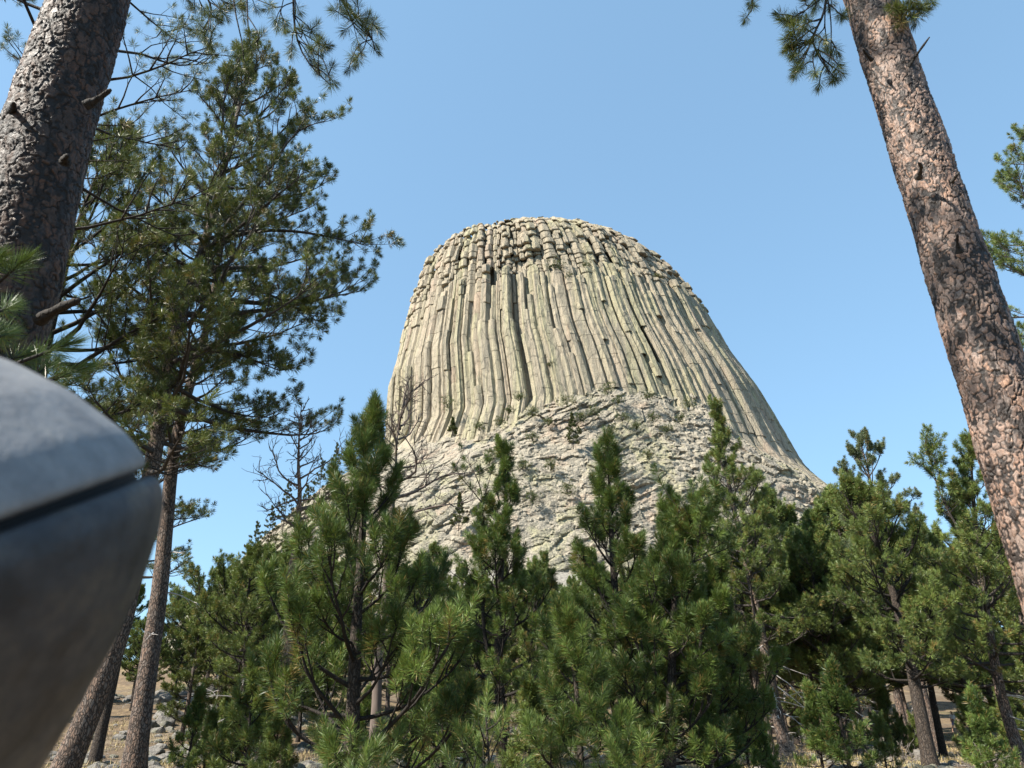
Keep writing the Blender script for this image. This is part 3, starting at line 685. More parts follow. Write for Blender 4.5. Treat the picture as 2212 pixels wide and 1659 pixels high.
for px, py, Y in ((618, 1085, 150), (690, 1052, 170), (716, 1010, 180), (655, 1110, 140), (395, 1405, 110), (425, 1345, 130), (588, 1180, 120), (560, 1215, 100), (640, 1150, 110), (500, 1260, 90), (520, 1290, 70), (670, 1130, 130), (735, 1080, 150), (455, 1370, 80)): spots.append((px, py, Y))
order = sorted(range(len(spots)), key=lambda k: spots[k][0])
def ordinal(n): return '%d%s' % (n, 'th' if 10 <= n % 100 <= 20 else {1: 'st', 2: 'nd', 3: 'rd'}.get(n % 10, 'th'))
def where(px):
    for lim, w in ((500, 'beyond the boulders by the left trunks'), (600, 'behind the light green pine near the dead pine'), (740, 'around the dead pine trunk'),
                   (950, 'behind the dark bushy pine'), (1180, 'behind the slim dark pine'), (1400, 'behind the broad dark pine'), (1580, 'behind the dark pair of pines'),
                   (1720, 'behind the white dead branches'), (1900, 'behind the bright grassy gap'), (2080, 'among the dark straight trunks'), (9999, 'behind the near right trunk')):
        if px < lim: return w
seen = {}
for rank, k in enumerate(order):
    px, py, Y = spots[k]; top = at(px, py, Y); X = top[0]
    if Y < 72 and at(2044, 1594, Y)[0] < X < at(2094, 1594, Y)[0]: X = at(2110, 1594, Y)[0]
    g = gh(X, Y); H = top[2] - g
    if H < 4: H = 4 + rb.random()
    if H > 21: H = 21 - 2 * rb.random()
    pr = (rb.choice((2, 3)) if Y > 100 or px < 600 else rb.choice((0, 1, 1, 2, 3)))
    o = copy_tree(PROTO[pr]); o.location = (X, Y, g); s = H / 12; o.scale = (s * rb.uniform(.9, 1.15),) * 2 + (s,)
    o.rotation_euler = (rb.uniform(-.03, .03), rb.uniform(-.03, .03), rb.uniform(0, 6.28))
    w = where(px); seen[w] = seen.get(w, 0) + 1
    tone = ('sunlit', 'loose', 'rounded', 'slim')[pr]; size = 'far' if Y > 80 else 'nearer'
    o['label'] = '%s %s pine %s, %s from left' % (size, tone, w, ordinal(seen[w])); o['group'] = 'pines of the wood behind the front trees'
for p_ in PROTO:
    for ch in list(p_.children): bpy.data.objects.remove(ch)
    bpy.data.objects.remove(p_)

# young growth under the wood
UP = [pine('young_pine', 'young pine', 'young pine', [[0, 0, -.1], [.03, 0, 1.2], [0, .02, 2.6]], .05, 1.1, .06, 26, 4, 'cone', nm, M_BARK_DARK, 90 + k, shoot=.2, nl=.18, nn=30, nw=.018, up=.9, bare=.2, thick=.03, loc=(0, 0, 0))
      for k, nm in enumerate((M_LIGHT, M_YOUNG))]
us = sorted([(rb.uniform(440, 2200), rb.uniform(24, 50)) for _ in range(26)] + [(x + rb.uniform(-20, 20), rb.uniform(17, 27)) for x in (400, 450, 500, 545, 585, 880, 960, 1010, 1130, 1180, 1400, 1560, 1600, 1660, 1760, 1840, 1900, 2150)])
seen = {}
for px, Y in us:
    if 2025 < px < 2110: px -= 130
    X = at(px, 1640, Y)[0]; g = gh(X, Y); k = rb.randrange(2); o = copy_tree(UP[k]); o.location = (X, Y, g); s = rb.uniform(.5, 1.1); o.scale = (s, s, s); o.rotation_euler = (0, 0, rb.uniform(0, 6.28))
    w = where(px); seen[w] = seen.get(w, 0) + 1
    o['label'] = '%s %s young pine %s, %s from left' % ('tall' if s > .8 else 'short', ('light', 'dark')[k], w, ordinal(seen[w])); o['group'] = 'young pines under the wood'
for p_ in UP:
    for ch in list(p_.children): bpy.data.objects.remove(ch)
    bpy.data.objects.remove(p_)

# ------------------------------------------------------------------ the two near trunks
def vor2(qx, qy, per, seed):
    ix = np.floor(qx); iy = np.floor(qy); f1 = np.full(qx.shape, 9.); f2 = f1.copy(); idv = np.zeros(qx.shape); dy = np.zeros(qx.shape)
    for a in (-1, 0, 1):
        for b in (-1, 0, 1):
            cx = ix + a; cy = iy + b; w = np.mod(cx, per); z0 = np.zeros_like(cx)
            ox = cx + .08 + .84 * _h(w, cy, z0, seed); oy = cy + .08 + .84 * _h(w, cy, z0 + 1, seed)
            ex = qx - ox; ey = qy - oy; d = np.hypot(ex, ey); near = d < f1
            f2 = np.where(near, f1, np.minimum(f2, d)); idv = np.where(near, _h(w, cy, z0 + 2, seed), idv); dy = np.where(near, ey, dy); f1 = np.minimum(f1, d)
    return f1, f2, idv, dy
def bark_trunk(path, radii, root, seed, mat=None, nu=330, step=.007, cw=.06, chh=.13):
    P = np.asarray(path, float); L = np.linalg.norm(np.diff(P, axis=0), axis=1).sum(); nv = int(L / step)
    s0 = np.concatenate([[0], np.cumsum(np.linalg.norm(np.diff(P, axis=0), axis=1))])
    v = np.linspace(0, L, nv); Q = np.stack([np.interp(v, s0, P[:, k]) for k in range(3)], -1); R = np.interp(v, s0, radii)
    th = np.arange(nu) * 2 * np.pi / nu; TH, VV = np.meshgrid(th, v); RR = np.repeat(R[:, None], nu, 1)
    cyl = np.stack([np.cos(TH) * .3, np.sin(TH) * .3, VV], -1)
    per = max(8, int(round(2 * np.pi * R.mean() / cw)))
    wx = noise(cyl, .08, seed) * .7 + noise(cyl, .03, seed + 7) * .3; wy = noise(cyl, .08, seed + 1) * .7 + noise(cyl, .03, seed + 8) * .3
    qx = TH / (2 * np.pi) * per + wx; qy = VV / chh + wy
    f1, f2, idv, dy = vor2(qx, qy, per, seed)
    per2 = per * 2; g1, g2, gid, gdy = vor2(TH / (2 * np.pi) * per2 + wx * 1.3, VV / (chh * .45) + wy * 1.3, per2, seed + 3)
    w0 = .04 + .15 * np.clip(noise(cyl, .16, seed + 9) * .6 + .45 + .3 * noise(cyl, .05, seed + 10), 0, 1)
    plate = sstep(w0, w0 + .06, f2 - f1); flake = sstep(.02, .10, g2 - g1)
    d = .0075 * plate * (.6 + .6 * idv) + .0035 * flake * gid * plate + .006 * np.clip(gdy, -.5, .5) * plate * flake + .0022 * noise(cyl, .014, seed + 5) + .0015 * noise(cyl, .006, seed + 15)
    lump = .02 * fbm(cyl, .8, seed + 6, 3)
    rr = RR + d - .014 + lump
    V = Q[:, None] + np.stack([np.cos(TH) * rr, np.sin(TH) * rr, 0 * rr], -1)
    i = np.arange(nv - 1)[:, None] * nu + np.arange(nu); j = np.arange(nv - 1)[:, None] * nu + (np.arange(nu) + 1) % nu
    q = np.stack([i, j, j + nu, i + nu], -1).reshape(-1, 4)
    crack = np.clip(1 - plate * (.62 + .38 * flake) + .25 * np.clip(noise(cyl, .02, seed + 12), 0, 1), 0, 1)
    crack = np.maximum(crack, .92 * sstep(.12, .34, noise(cyl * [1, 1, .45], .055, seed + 13) + .5 * noise(cyl, .02, seed + 14)))
    idc = np.clip(.7 * idv + .3 * gid, 0, 1)
    return mesh('trunk', V, [q], mat or M_NEARBARK, root, {'plate': idc, 'crack': crack}, True, tuple(root.location))
def stub(root, p, q, r, mat=None, hooks=0, seed=1):
    rng = np.random.default_rng(seed); b = MB(); loc = np.array(root.location)
    pts = bez([p, p + (q - p) * .5 + rng.normal(0, .01, 3), q], 10); rad = r * .8 * (.62 + .9 * np.linspace(1, 0, 10) ** 3) * (1 + .10 * rng.normal(size=10)); rad[-1] *= .45
    b.tubes(pts - loc, rad * (1 + .12 * rng.normal(size=10)), 9, 1.0)
    for k in range(hooks):
        c = pts[4 + 2 * k]; e = norm(rng.normal(size=3) + [0, 0, .4]); b.tubes(np.array([c, c + e * .02, c + e * .05]) - loc, np.array([.009, .008, .005]), 5, 1.0)
    return b.build('branch_stub', mat or M_BARK_DARK, root)
def needle_branch(root, main, r, tufts, seed, shoot=.09, nl=.15, nn=70, nw=.0035, mat=None):
    # a drooping branch: main limb polyline, and shoots reached by thin twigs
    rng = np.random.default_rng(seed); loc = np.array(root.location); b, l = MB(), MB()
    m = bez(main, 30) - loc; b.tubes(m, np.linspace(r, .006, 30), 7, 1.0)
    T, A, seg = [], [], []
    for p in tufts:
        p = np.asarray(p) - loc; k = int(np.argmin(np.linalg.norm(m - p, axis=1))); k = max(0, k - rng.integers(1, 5)); q = m[k]
        mid = (p + q) / 2 + rng.normal(0, .06, 3) * np.linalg.norm(p - q); seg.append(bez([q, mid, p], 7))
        a = norm(p - mid + rng.normal(0, .03, 3)); T.append(p); A.append(a)
        for s in range(rng.integers(0, 3)):
            c = seg[-1][rng.integers(3, 6)]; p2 = c + norm(a + rng.normal(0, .7, 3)) * rng.uniform(.08, .2); seg.append(bez([c, (c + p2) / 2 + rng.normal(0, .015, 3), p2], 7)); T.append(p2); A.append(norm(p2 - c))
    if seg: b.tubes(np.array(seg), np.tile(np.linspace(.008, .005, 7), (len(seg), 1)), 5, 1.0)
    T = np.array(T); A = np.array(A)
    br = b.build('branch', M_BARK_DARK, root)
    needles(l, rng, T - A * shoot * .8, A, shoot, nl * rng.uniform(.8, 1.1, len(T)), nn, nw, (10, 95), .12)
    l.build('needles', mat or M_NEEDLE, br, False)
    return br

YL = 4.0
pts = np.array([at(195, 0, YL), at(88, 319, YL), at(40, 540, YL)])
base = np.array([pts[-1][0] - .06, YL, gh(pts[-1][0], YL) - .05]); topp = pts[0] + (pts[0] - pts[1]) / (pts[0][2] - pts[1][2]) * 8.5
LP = np.array([base, pts[2], pts[1], pts[0], topp])
lt = thing('pine_tree', 'nearest thick pine trunk at the upper left, dark flaky bark gleaming on its left side', 'pine tree', base)
bark_trunk(bez(LP, 40), np.interp(np.linspace(0, 1, 40), [0, .25, .36, .46, .6, 1], [.36, .325, .305, .27, .23, .03]), lt, 101, M_NEARBARK_SHADED, cw=.068, chh=.17)
stub(lt, at(184, 229, YL - .2), at(240, 193, YL - .25), .035, hooks=1, seed=1)
stub(lt, at(26, 245, YL - .22), at(30, 222, YL - .42), .035, seed=2)
stub(lt, at(86, 690, YL - .1), at(172, 648, YL - .3), .045, seed=3)
stub(lt, at(140, 350, YL - .27), at(146, 336, YL - .36), .03, seed=4)
YB = 6.0
def zp(X, Yp, D=YB): return at(X * .375, Yp * .375, D)
crotch = pts[0] + (topp - pts[0]) * .47
rb2 = np.random.default_rng(4)
def jit(a, s=.35): return [zp(x, y, YB + rb2.normal(0, s)) for x, y in a]
needle_branch(lt, [crotch, zp(1500, -700), zp(1690, -160), zp(1690, 130), zp(1710, 260), zp(1790, 400), zp(1905, 490)], .045,
              jit([(1590, 110), (1680, 300), (1680, 260), (1830, 390), (1905, 485), (1870, 270), (1790, 280), (1810, 200), (1840, 240), (1780, 330), (1920, 470), (1600, 150), (1720, 60), (1850, 300)]), 201, nn=125, nw=.0058)
needle_branch(lt, [crotch + [0, 0, .1], zp(1650, -650), zp(1900, -160), zp(1960, 20), zp(2060, 90), zp(2150, 190), zp(2160, 290)], .04,
              jit([(2030, 330), (2060, 240), (2150, 120), (2165, 290), (1960, 30), (2010, 90), (2060, 330), (2120, 180), (2000, 10), (2090, 130), (2160, 250), (1930, 60)]), 202, nn=125, nw=.0058)
needle_branch(lt, [crotch - [0, 0, .2], zp(900, -500), zp(1080, -120), zp(1240, 20), zp(1210, 130), zp(1170, 165)], .035,
              jit([(1180, 170), (1240, 100), (1300, 90), (1150, 140), (1210, 160), (1120, 30), (1270, 60), (1180, 60), (1320, 20)]), 203, nn=125, nw=.0058)
needle_branch(lt, [crotch - [0, 0, .1], zp(1100, -600), zp(1330, -120), zp(1360, 120), zp(1398, 230), zp(1405, 350)], .03, jit([(1390, 20), (1330, 20)]), 204, nn=125, nw=.0058)
needle_branch(lt, [crotch, zp(1250, -600), zp(1420, -120), zp(1425, 120), zp(1440, 270)], .03, jit([(1440, 265), (1440, 190), (1450, 230), (1400, 30), (1470, 40), (1560, 30)]), 205, nn=125, nw=.0058)

YR = 5.0
pts = np.array([at(1880, 0, YR), at(2081, 622, YR)]); dd = (pts[0] - pts[1]) / (pts[0][2] - pts[1][2])
base = pts[1] - dd * (pts[1][2] - gh(pts[1][0], YR) + .05); topp = pts[0] + dd * 7
rt = thing('pine_tree', 'near leaning pine trunk at the right, scaly pinkish grey bark with broken branch stubs', 'pine tree', base)
bark_trunk(bez([base, pts[1], pts[0], topp], 40), np.interp(np.linspace(0, 1, 40), [0, .12, .33, .55, 1], [.33, .28, .25, .24, .03]), rt, 131, cw=.056, chh=.12)
stub(rt, at(1950, 164, YR - .18), at(2008, 80, YR - .35), .022, hooks=2, seed=11)
stub(rt, at(1884, 130, YR - .24), at(1864, 106, YR - .34), .017, seed=12)
stub(rt, at(1983, 384, YR - .25), at(1984, 351, YR - .42), .026, M_BARK, seed=13)
stub(rt, at(2044, 348, YR - .08), at(2060, 331, YR - .16), .016, M_DEAD, seed=14)
stub(rt, at(2048, 412, YR - .15), at(2073, 371, YR - .32), .028, M_BARK, seed=15)
stub(rt, at(2073, 546, YR - .25), at(2069, 506, YR - .36), .022, seed=16)
def zr(X, Yp, D=4.9): return at(1382.4 + X * .375, Yp * .375, D)
def jr(a, s=.2): return [zr(x, y, 4.9 + rb2.normal(0, s)) for x, y in a]
needle_branch(rt, [topp - dd * 4.7, zr(1180, -500), zr(1085, -100), zr(1060, 100), zr(990, 200), zr(975, 280), zr(1060, 320), zr(1090, 430)], .03,
              jr([(850, 130), (870, 185), (850, 225), (885, 260), (920, 240), (1080, 260), (880, 320), (1060, 230), (900, 425), (1010, 415), (1140, 370), (1120, 445), (1150, 410), (960, 110), (930, 90), (1160, 90), (1010, 40), (1100, 30), (930, 330), (1100, 290), (880, 110), (860, 280), (900, 390)]), 211, shoot=.08, nl=.13, nn=150, nw=.0056)
needle_branch(rt, [topp - dd * 4.5, zr(1000, -500), zr(760, -150), zr(640, 10)], .02, jr([(650, 35), (640, 20)], .05), 212, shoot=.07, nl=.12, nn=125, nw=.0058)
needle_branch(rt, [topp - dd * 5.7, zr(1560, -160), zr(1560, 40), zr(1500, 120)], .02, [zr(x, y, 4.7) for x, y in ((1530, 40), (1560, 100), (1640, 20), (1500, 130), (1600, 60), (1680, 5), (1480, 60))], 213, shoot=.08, nl=.13, nn=150, nw=.0056)

# the crowns of the two near trunks, above the picture
pine('', '', '', LP, .3, 3.4, .64, 40, 8, 'round', M_NEEDLE, M_BARK_DARK, 111, shoot=.13, nl=.18, nn=30, nw=.012, p0=-10, p1=60, up=.6, bare=.3, root=lt)
pine('', '', '', [base, pts[1], pts[0], topp], .28, 3.4, .80, 26, 8, 'round', M_NEEDLE, M_BARK_DARK, 112, shoot=.13, nl=.18, nn=30, nw=.012, p0=5, p1=60, up=.6, bare=.3, root=rt)

# near pine sapling whose brushy shoots cross the left trunk
YN = 3.0
nb_ = at(-60, 900, YN); nbase = np.array([nb_[0], YN, gh(nb_[0], YN)])
ns = thing('pine_sapling', 'very near pine shoots with long glossy needles before the left trunk above the scope', 'sapling', nbase)
def zz(X, Yp): return (X * .2278, 464.4 + Yp * .2278)
b, l = MB(), MB(); rng = np.random.default_rng(77)
b.tubes(bez([nbase, at(-60, 1000, YN), at(-50, 700, YN), at(-45, 560, YN)], 20) - nbase, np.linspace(.04, .012, 20), 8, 1.0)
TT, AA, LLn = [], [], []
for (a, c, D0, D1) in (((-150, 760), (215, 440), 3.0, 2.9), ((-180, 1300), (-60, 1100), 3.0, 3.1), ((-100, 1500), (655, 1225), 3.0, 3.1), ((-60, 1750), (745, 1475), 3.0, 3.15), ((-200, 1000), (120, 860), 3.0, 3.2), ((-160, 1200), (90, 1120), 3.0, 3.2), ((-250, 620), (-40, 420), 3.0, 2.9), ((-150, 1420), (260, 1330), 3.0, 3.15), ((100, 1700), (500, 1400), 3.0, 3.25)):
    p, q = at(*zz(*a), D0), at(*zz(*c), D1); s_ = at(-50, zz(*a)[1] + 30, YN)
    b.tubes(bez([s_, p, (p + q) / 2, q], 10) - nbase, np.linspace(.012, .006, 10), 6, 1.0)
    TT.append(p + (q - p) * .55); AA.append(norm(q - p)); LLn.append(np.linalg.norm(q - p) * .45)
b.build('trunk', M_BARK_DARK, ns)
needles(l, rng, np.array(TT) - nbase, np.array(AA), np.array(LLn), .135, 300, .0038, (6, 66), .05, np.full(len(TT), .45), .01)
l.build('crown', M_YOUNG, ns, False)

# ------------------------------------------------------------------ the metal viewing scope
def lathe(mb, prof, K=96, cap=True):
    prof = np.asarray(prof, float); n = len(prof); an = np.arange(K) * 2 * np.pi / K
    V = np.stack([prof[:, :1] * np.cos(an), prof[:, :1] * np.sin(an), np.repeat(prof[:, 1:], K, 1)], -1)
    i = np.arange(n - 1)[:, None] * K + np.arange(K); j = np.arange(n - 1)[:, None] * K + (np.arange(K) + 1) % K
    mb.add(V, np.stack([i, j, j + K, i + K], -1).reshape(-1, 4))
def dense(pr, n=60):
    pr = np.array(pr, float); s = np.concatenate([[0], np.cumsum(np.hypot(*np.diff(pr, axis=0).T))]); t = np.linspace(0, s[-1], n)
    Q = np.stack([np.interp(t, s, pr[:, 0]), np.interp(t, s, pr[:, 1])], -1)
    for _ in range(3): Q[1:-1] = (Q[:-2] + 2 * Q[1:-1] + Q[2:]) / 4
    return Q
DEP = .62; px2m = DEP / F * 1.281
cr = ray(-430, 1280); sc_c = CAM + cr * DEP        # depth along the lens axis
ax = -.3995 * np.array([1., 0, 0]) + .9167 * np.array([0, -st, ct]); cn = norm(cr); ax = norm(ax - cn * (ax @ cn))
scope = thing('viewing_scope', 'blurred dark grey metal viewing scope with a black seam, very near at the lower left', 'viewing scope', sc_c)
rot = Vector(ax).to_track_quat('Z', 'Y')
scope.rotation_mode = 'QUATERNION'; scope.rotation_quaternion = rot
m1, m2, m3 = MB(), MB(), MB()
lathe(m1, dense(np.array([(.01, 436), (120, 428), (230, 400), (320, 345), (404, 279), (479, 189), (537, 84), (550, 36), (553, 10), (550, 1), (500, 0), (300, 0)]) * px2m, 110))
lathe(m2, dense(np.array([(300, -15), (500, -15), (556, -15), (562, -24), (562, -62), (532, -123), (480, -195), (392, -292), (283, -392), (180, -480), (115, -530), (60, -560), (.01, -575)]) * px2m, 110))
lathe(m3, np.array([(526, 4), (526, -20)]) * px2m)
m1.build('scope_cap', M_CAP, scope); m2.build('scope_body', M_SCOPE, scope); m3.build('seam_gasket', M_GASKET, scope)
tilt = rot.inverted() @ Vector((0, 0, -1)); bot = np.array([0, 0, -500 * px2m]); gz = sc_c[2] - .1 - gh(sc_c[0], sc_c[1])
pm = MB(); pe = bot + np.array(tilt) * gz * .86; pm.tubes(bez([bot, bot + np.array(tilt) * .1, pe], 12), np.array([.075, .06] + [.05] * 8 + [.06, .09]), 32); pm.build('pedestal', M_SCOPE, scope)

# ------------------------------------------------------------------ boulders, logs, bushes, grass, hiker
def ico(n):
    import bmesh
    bm = bmesh.new(); bmesh.ops.create_icosphere(bm, subdivisions=n, radius=1); V = np.array([v.co[:] for v in bm.verts]); Fc = np.array([[v.index for v in f.verts] for f in bm.faces]); bm.free(); return V, Fc
IV, IF = ico(4)
def boulder_mesh(seed):
    rng = np.random.default_rng(seed); n = norm(rng.normal(size=(15, 3))); d = rng.uniform(.62, 1.0, 15)
    dt = IV @ n.T; r = np.where(dt > .05, d / np.maximum(dt, .05), 9).min(1); r = np.minimum(r, 1.15)
    V = IV * r[:, None]; V = V * (1 + .07 * fbm(V, .7, seed, 3))[:, None] * np.array([1.15, .9, .72]); return V
BP = [mesh('boulder', boulder_mesh(300 + k), [IF], M_BOULDER, None, None, False) for k in range(6)]
br_ = random.Random(12)
bs = [(488 / 2.77, 0, 0)][:0]
for _ in range(46): bs.append((br_.uniform(318, 470), br_.uniform(34, 66), br_.uniform(.22, .75)))
for _ in range(14): bs.append((br_.uniform(430, 740), br_.uniform(36, 70), br_.uniform(.4, 1.0)))
for px, Y, s in ((408, 62, 1.5), (360, 55, 1.1), (395, 52, 1.0), (372, 46, .8), (418, 56, .9), (345, 44, .7), (1605, 27, .42), (1236, 34, .8), (950, 30, .6), (1210, 40, .9), (1855, 42, .8), (1880, 36, .9), (1790, 48, .7), (1925, 52, 1.1), (1760, 58, 1.2), (1995, 30, .55), (2000, 60, 1.2), (1700, 44, .6), (1480, 46, .7), (1130, 52, .9)): bs.append((px, Y, s))
bs.sort()
seen = {}
for k, (px, Y, s) in enumerate(bs):
    X = at(px, 1600, Y)[0]; g = gh(X, Y)
    o = BP[k % 6].copy(); C.collection.objects.link(o); o.location = (X, Y, g + s * .05); o.scale = (s, s * br_.uniform(.8, 1.1), s * br_.uniform(.8, 1.15)); o.rotation_euler = (br_.uniform(-.3, .3), br_.uniform(-.3, .3), br_.uniform(0, 6.28))
    sz = 'big' if s > .95 else 'middling' if s > .55 else 'small'; w = 'beside the left pine trunks' if px < 400 else where(px); dist = 'near' if Y < 42 else 'halfway' if Y < 54 else 'far'
    key = (sz, w, dist); seen[key] = seen.get(key, 0) + 1
    tag(o, '%s grey boulder %s, %s from left, %s' % (sz, w, ordinal(seen[key]), dist), 'boulder', 'boulders on the dry slope')
for b0 in BP: bpy.data.objects.remove(b0)

def log(p, q, r, label, mat, seed):
    m = MB(); pts = bez([p, (p + q) / 2 + [0, 0, -.03], q], 12); rng = np.random.default_rng(seed)
    m.tubes(pts - pts[0], np.linspace(r, r * .7, 12) * rng.uniform(.9, 1.1, 12), 10, 0.0)
    for k in range(4):
        c = pts[2 + 2 * k] - pts[0]; e = norm(rng.normal(size=3) + [0, 0, .8]); m.tubes(np.array([c, c + e * r * 2.5, c + e * r * 5]), np.array([r * .25, r * .2, r * .1]), 5, 1.0)
    tag(m.build('fallen_log', mat, None, True, 'v', pts[0]), label, 'log')
def gp(px, Y, dz=.12): X = at(px, 1640, Y)[0]; return np.array([X, Y, gh(X, Y) + dz])
log(gp(350, 38), gp(418, 40.5), .12, 'dark fallen log lying across the boulder slope by the left trunks', M_BARK_DARK, 1)
log(gp(2060, 46), gp(2160, 48), .13, 'dark fallen log on the dry grass among the right trunks', M_BARK_DARK, 2)
log(gp(1835, 35, .05), gp(1900, 33, .05), .07, 'pale bleached log beside the bright grassy gap', M_DEAD, 3)

# bare dry shrubs low under the right-hand trunks
for k, (px, Y, lab) in enumerate(((1640, 26, 'tangled bare shrub at the foot of the pale twin trunks'), (1720, 30, 'low bare shrub just right of the pale twin trunks'), (1945, 27, 'bare twiggy shrub at the foot of the dark leaning trunk'),
                                  (2125, 24, 'bare grey shrub in the lower right among the straight trunks'), (585, 30, 'dry bare shrub left of the reddish dead pine trunk'), (450, 36, 'wispy bare shrub on the boulder slope'))):
    rng = np.random.default_rng(400 + k); m = MB(); seg, sub = [], []
    for i in range(26):
        d = np.array([rng.normal(0, .8), rng.normal(0, .8), rng.uniform(.3, 1.2)]); g1_, e = grow(np.array([rng.normal(0, .12), rng.normal(0, .12), 0]), d, rng.uniform(.4, 1.1), 8, -.3, rng, .25); seg.append(g1_)
        for j in range(4): g2_, _ = grow(g1_[rng.integers(3, 7)], e + rng.normal(0, .7, 3), rng.uniform(.2, .5), 5, 0, rng, .25); sub.append(g2_)
    m.tubes(np.array(seg), np.tile(np.linspace(.014, .006, 8), (len(seg), 1)), 4); m.tubes(np.array(sub), np.tile(np.linspace(.008, .005, 5), (len(sub), 1)), 3)
    o = m.build('bare_shrub', M_SHRUB); o.location = tuple(gp(px, Y, -.03)); tag(o, lab, 'shrub', 'bare shrubs under the trees')

# bushes and small trees growing on the tower
def on_tower(px, py):                              # march the view ray to the tower surface
    d = ray(px, py); d = d / d[1]
    for Y in np.arange(190, 300, .5):
        p = CAM + d * Y
        c, a, b_ = tower_dims(np.clip(p[2], 0, 208)); off = 6.0 if p[2] < 106 else 1.2
        if ((p[0] - c) / (a + off)) ** 2 + ((p[1] - TY) / (b_ + off)) ** 2 < 1: return p
    return None
BU = []
for (px, py, s, lab) in ((965, 876, 2.4, 'bush in the dark cleft at the left foot of the columns'), (1226, 874, 2.4, 'upright bush at the foot of the middle columns'), (1120, 862, 1.3, 'small bush at the base of the columns left of the upright bush'),
        (1150, 893, 1.6, 'flat bush on the blocks below the column feet'), (1285, 893, 1.8, 'rounded bush right of the upright bush'), (1312, 845, 2.0, 'bush high in the groove where the columns curve right'),
        (1335, 868, 1.5, 'bush at the upper edge of the boulders, under the curved columns'), (1400, 860, 1.4, 'small bush on the right top edge of the boulders'), (1490, 876, 2.0, 'bush at the far right of the boulder edge'),
        (1345, 905, 1.5, 'bush among the boulders below the curved columns'), (1375, 925, 1.2, 'tiny bush among the round boulders'), (1150, 948, 1.5, 'bush on the slabs above the slim pine'),
        (1080, 915, 1.5, 'low bush left on the slabs beneath the columns'), (1300, 965, 1.6, 'bush above the top of the broad dark pine'), (1200, 575, 2.2, 'scrub on the ledge in the middle of the upper band'),
        (1265, 578, 1.6, 'scrub on the ledge right of the middle scrub'), (1230, 600, 1.4, 'scrub just under the ledge'), (1420, 600, 1.2, 'small scrub at the right end of the ledge'), (1190, 790, .9, 'tiny bush halfway up a middle groove'), (1330, 1005, 1.8, 'bush low on the slabs behind the broad dark pine'),
        (1035, 925, 1.5, 'bush beside the leafless tree, low on the left slabs'), (1060, 985, 1.7, 'bush left of the slim pine tip'), (1130, 1010, 1.5, 'bush right of the slim pine tip'), (1185, 915, 1.3, 'tiny bush between the flat bush and the small pine'),
        (1190, 1010, 1.6, 'bush below the small pine on the slabs'), (1255, 905, 1.5, 'bush just right of the small pine top'), (1410, 905, 1.3, 'small bush on the upper right boulders'), (1440, 930, 1.5, 'bush between big round boulders on the right'),
        (1400, 985, 1.4, 'bush on the boulders above the second dark pine'), (1470, 905, 1.2, 'tiny bush near the right end of the boulders'), (1225, 1060, 1.8, 'bush low on the pale slabs, left of the broad dark pine'), (1150, 1080, 1.8, 'bush low on the slabs beside the slim pine'),
        (1320, 930, 1.3, 'small bush over the tip of the broad dark pine'), (1100, 890, 1.3, 'small bush at the left end of the column feet')):
    p = on_tower(px, py)
    if p is None: continue
    s *= 1.75; rng = np.random.default_rng(int(px * 3 + py)); l = MB(); n = 70
    q = rng.normal(size=(n, 3)) * np.array([.42, .35, .30]) * s + [0, -.2, .25 * s]
    needles(l, rng, q, norm(rng.normal(size=(n, 3)) + [0, -.2, .8]), .3, .42 * s ** .5, 14, .16, (20, 90), 0)
    w = MB(); w.tubes(np.array([[[0, .6, -.6], q[k] * .5, q[k]] for k in range(8)]), np.tile([.08, .05, .03], (8, 1)), 4, 1.0)
    r_ = thing('rock_bush', 'dark green ' + lab, 'bush', p, 'bushes growing on the rock tower'); l.build('foliage', M_BUSH, r_, False); w.build('stem', M_BARK_DARK, r_)
for (px, py, Hh, lab) in ((1237, 965, 12, 'small pine growing on the pale slabs in the middle of the boulder apron'), (978, 935, 6, 'stunted pine at the left foot of the columns beside the leafless tree'), (992, 1140, 11, 'thin pine at the foot of the tower between dark bushy and slim pines'),
        (614, 1150, 19, 'dark pine on the rocky shoulder just left of the dead pine trunk'), (688, 1105, 19, 'rounded pine on the rocky shoulder right of the dead pine trunk'), (722, 1055, 17, 'highest pine on the rocky shoulder beside the dark bushy pine'),
        (655, 1160, 18, 'low pine on the rocky shoulder behind the dead pine trunk'), (578, 1205, 18, 'lowest pine on the rocky shoulder left of the dead pine'), (545, 1240, 18, 'pine at the foot of the rocky shoulder over the light green pine'), (760, 1010, 16, 'pine on the rocky shoulder close to the dark bushy pine top')):
    p = on_tower(px, py)
    if p is None: continue
    p = p + [0, -2.0, -1.5]
    pine('small_pine', lab, 'pine tree', [p, p + [.1, 0, Hh * .5], p + [0, 0, Hh]], .14, Hh * .30, .12, 34, 5, 'cone', M_BUSH, M_BARK_DARK, int(px), shoot=.4, nl=.4, nn=18, nw=.10, tl=.6)

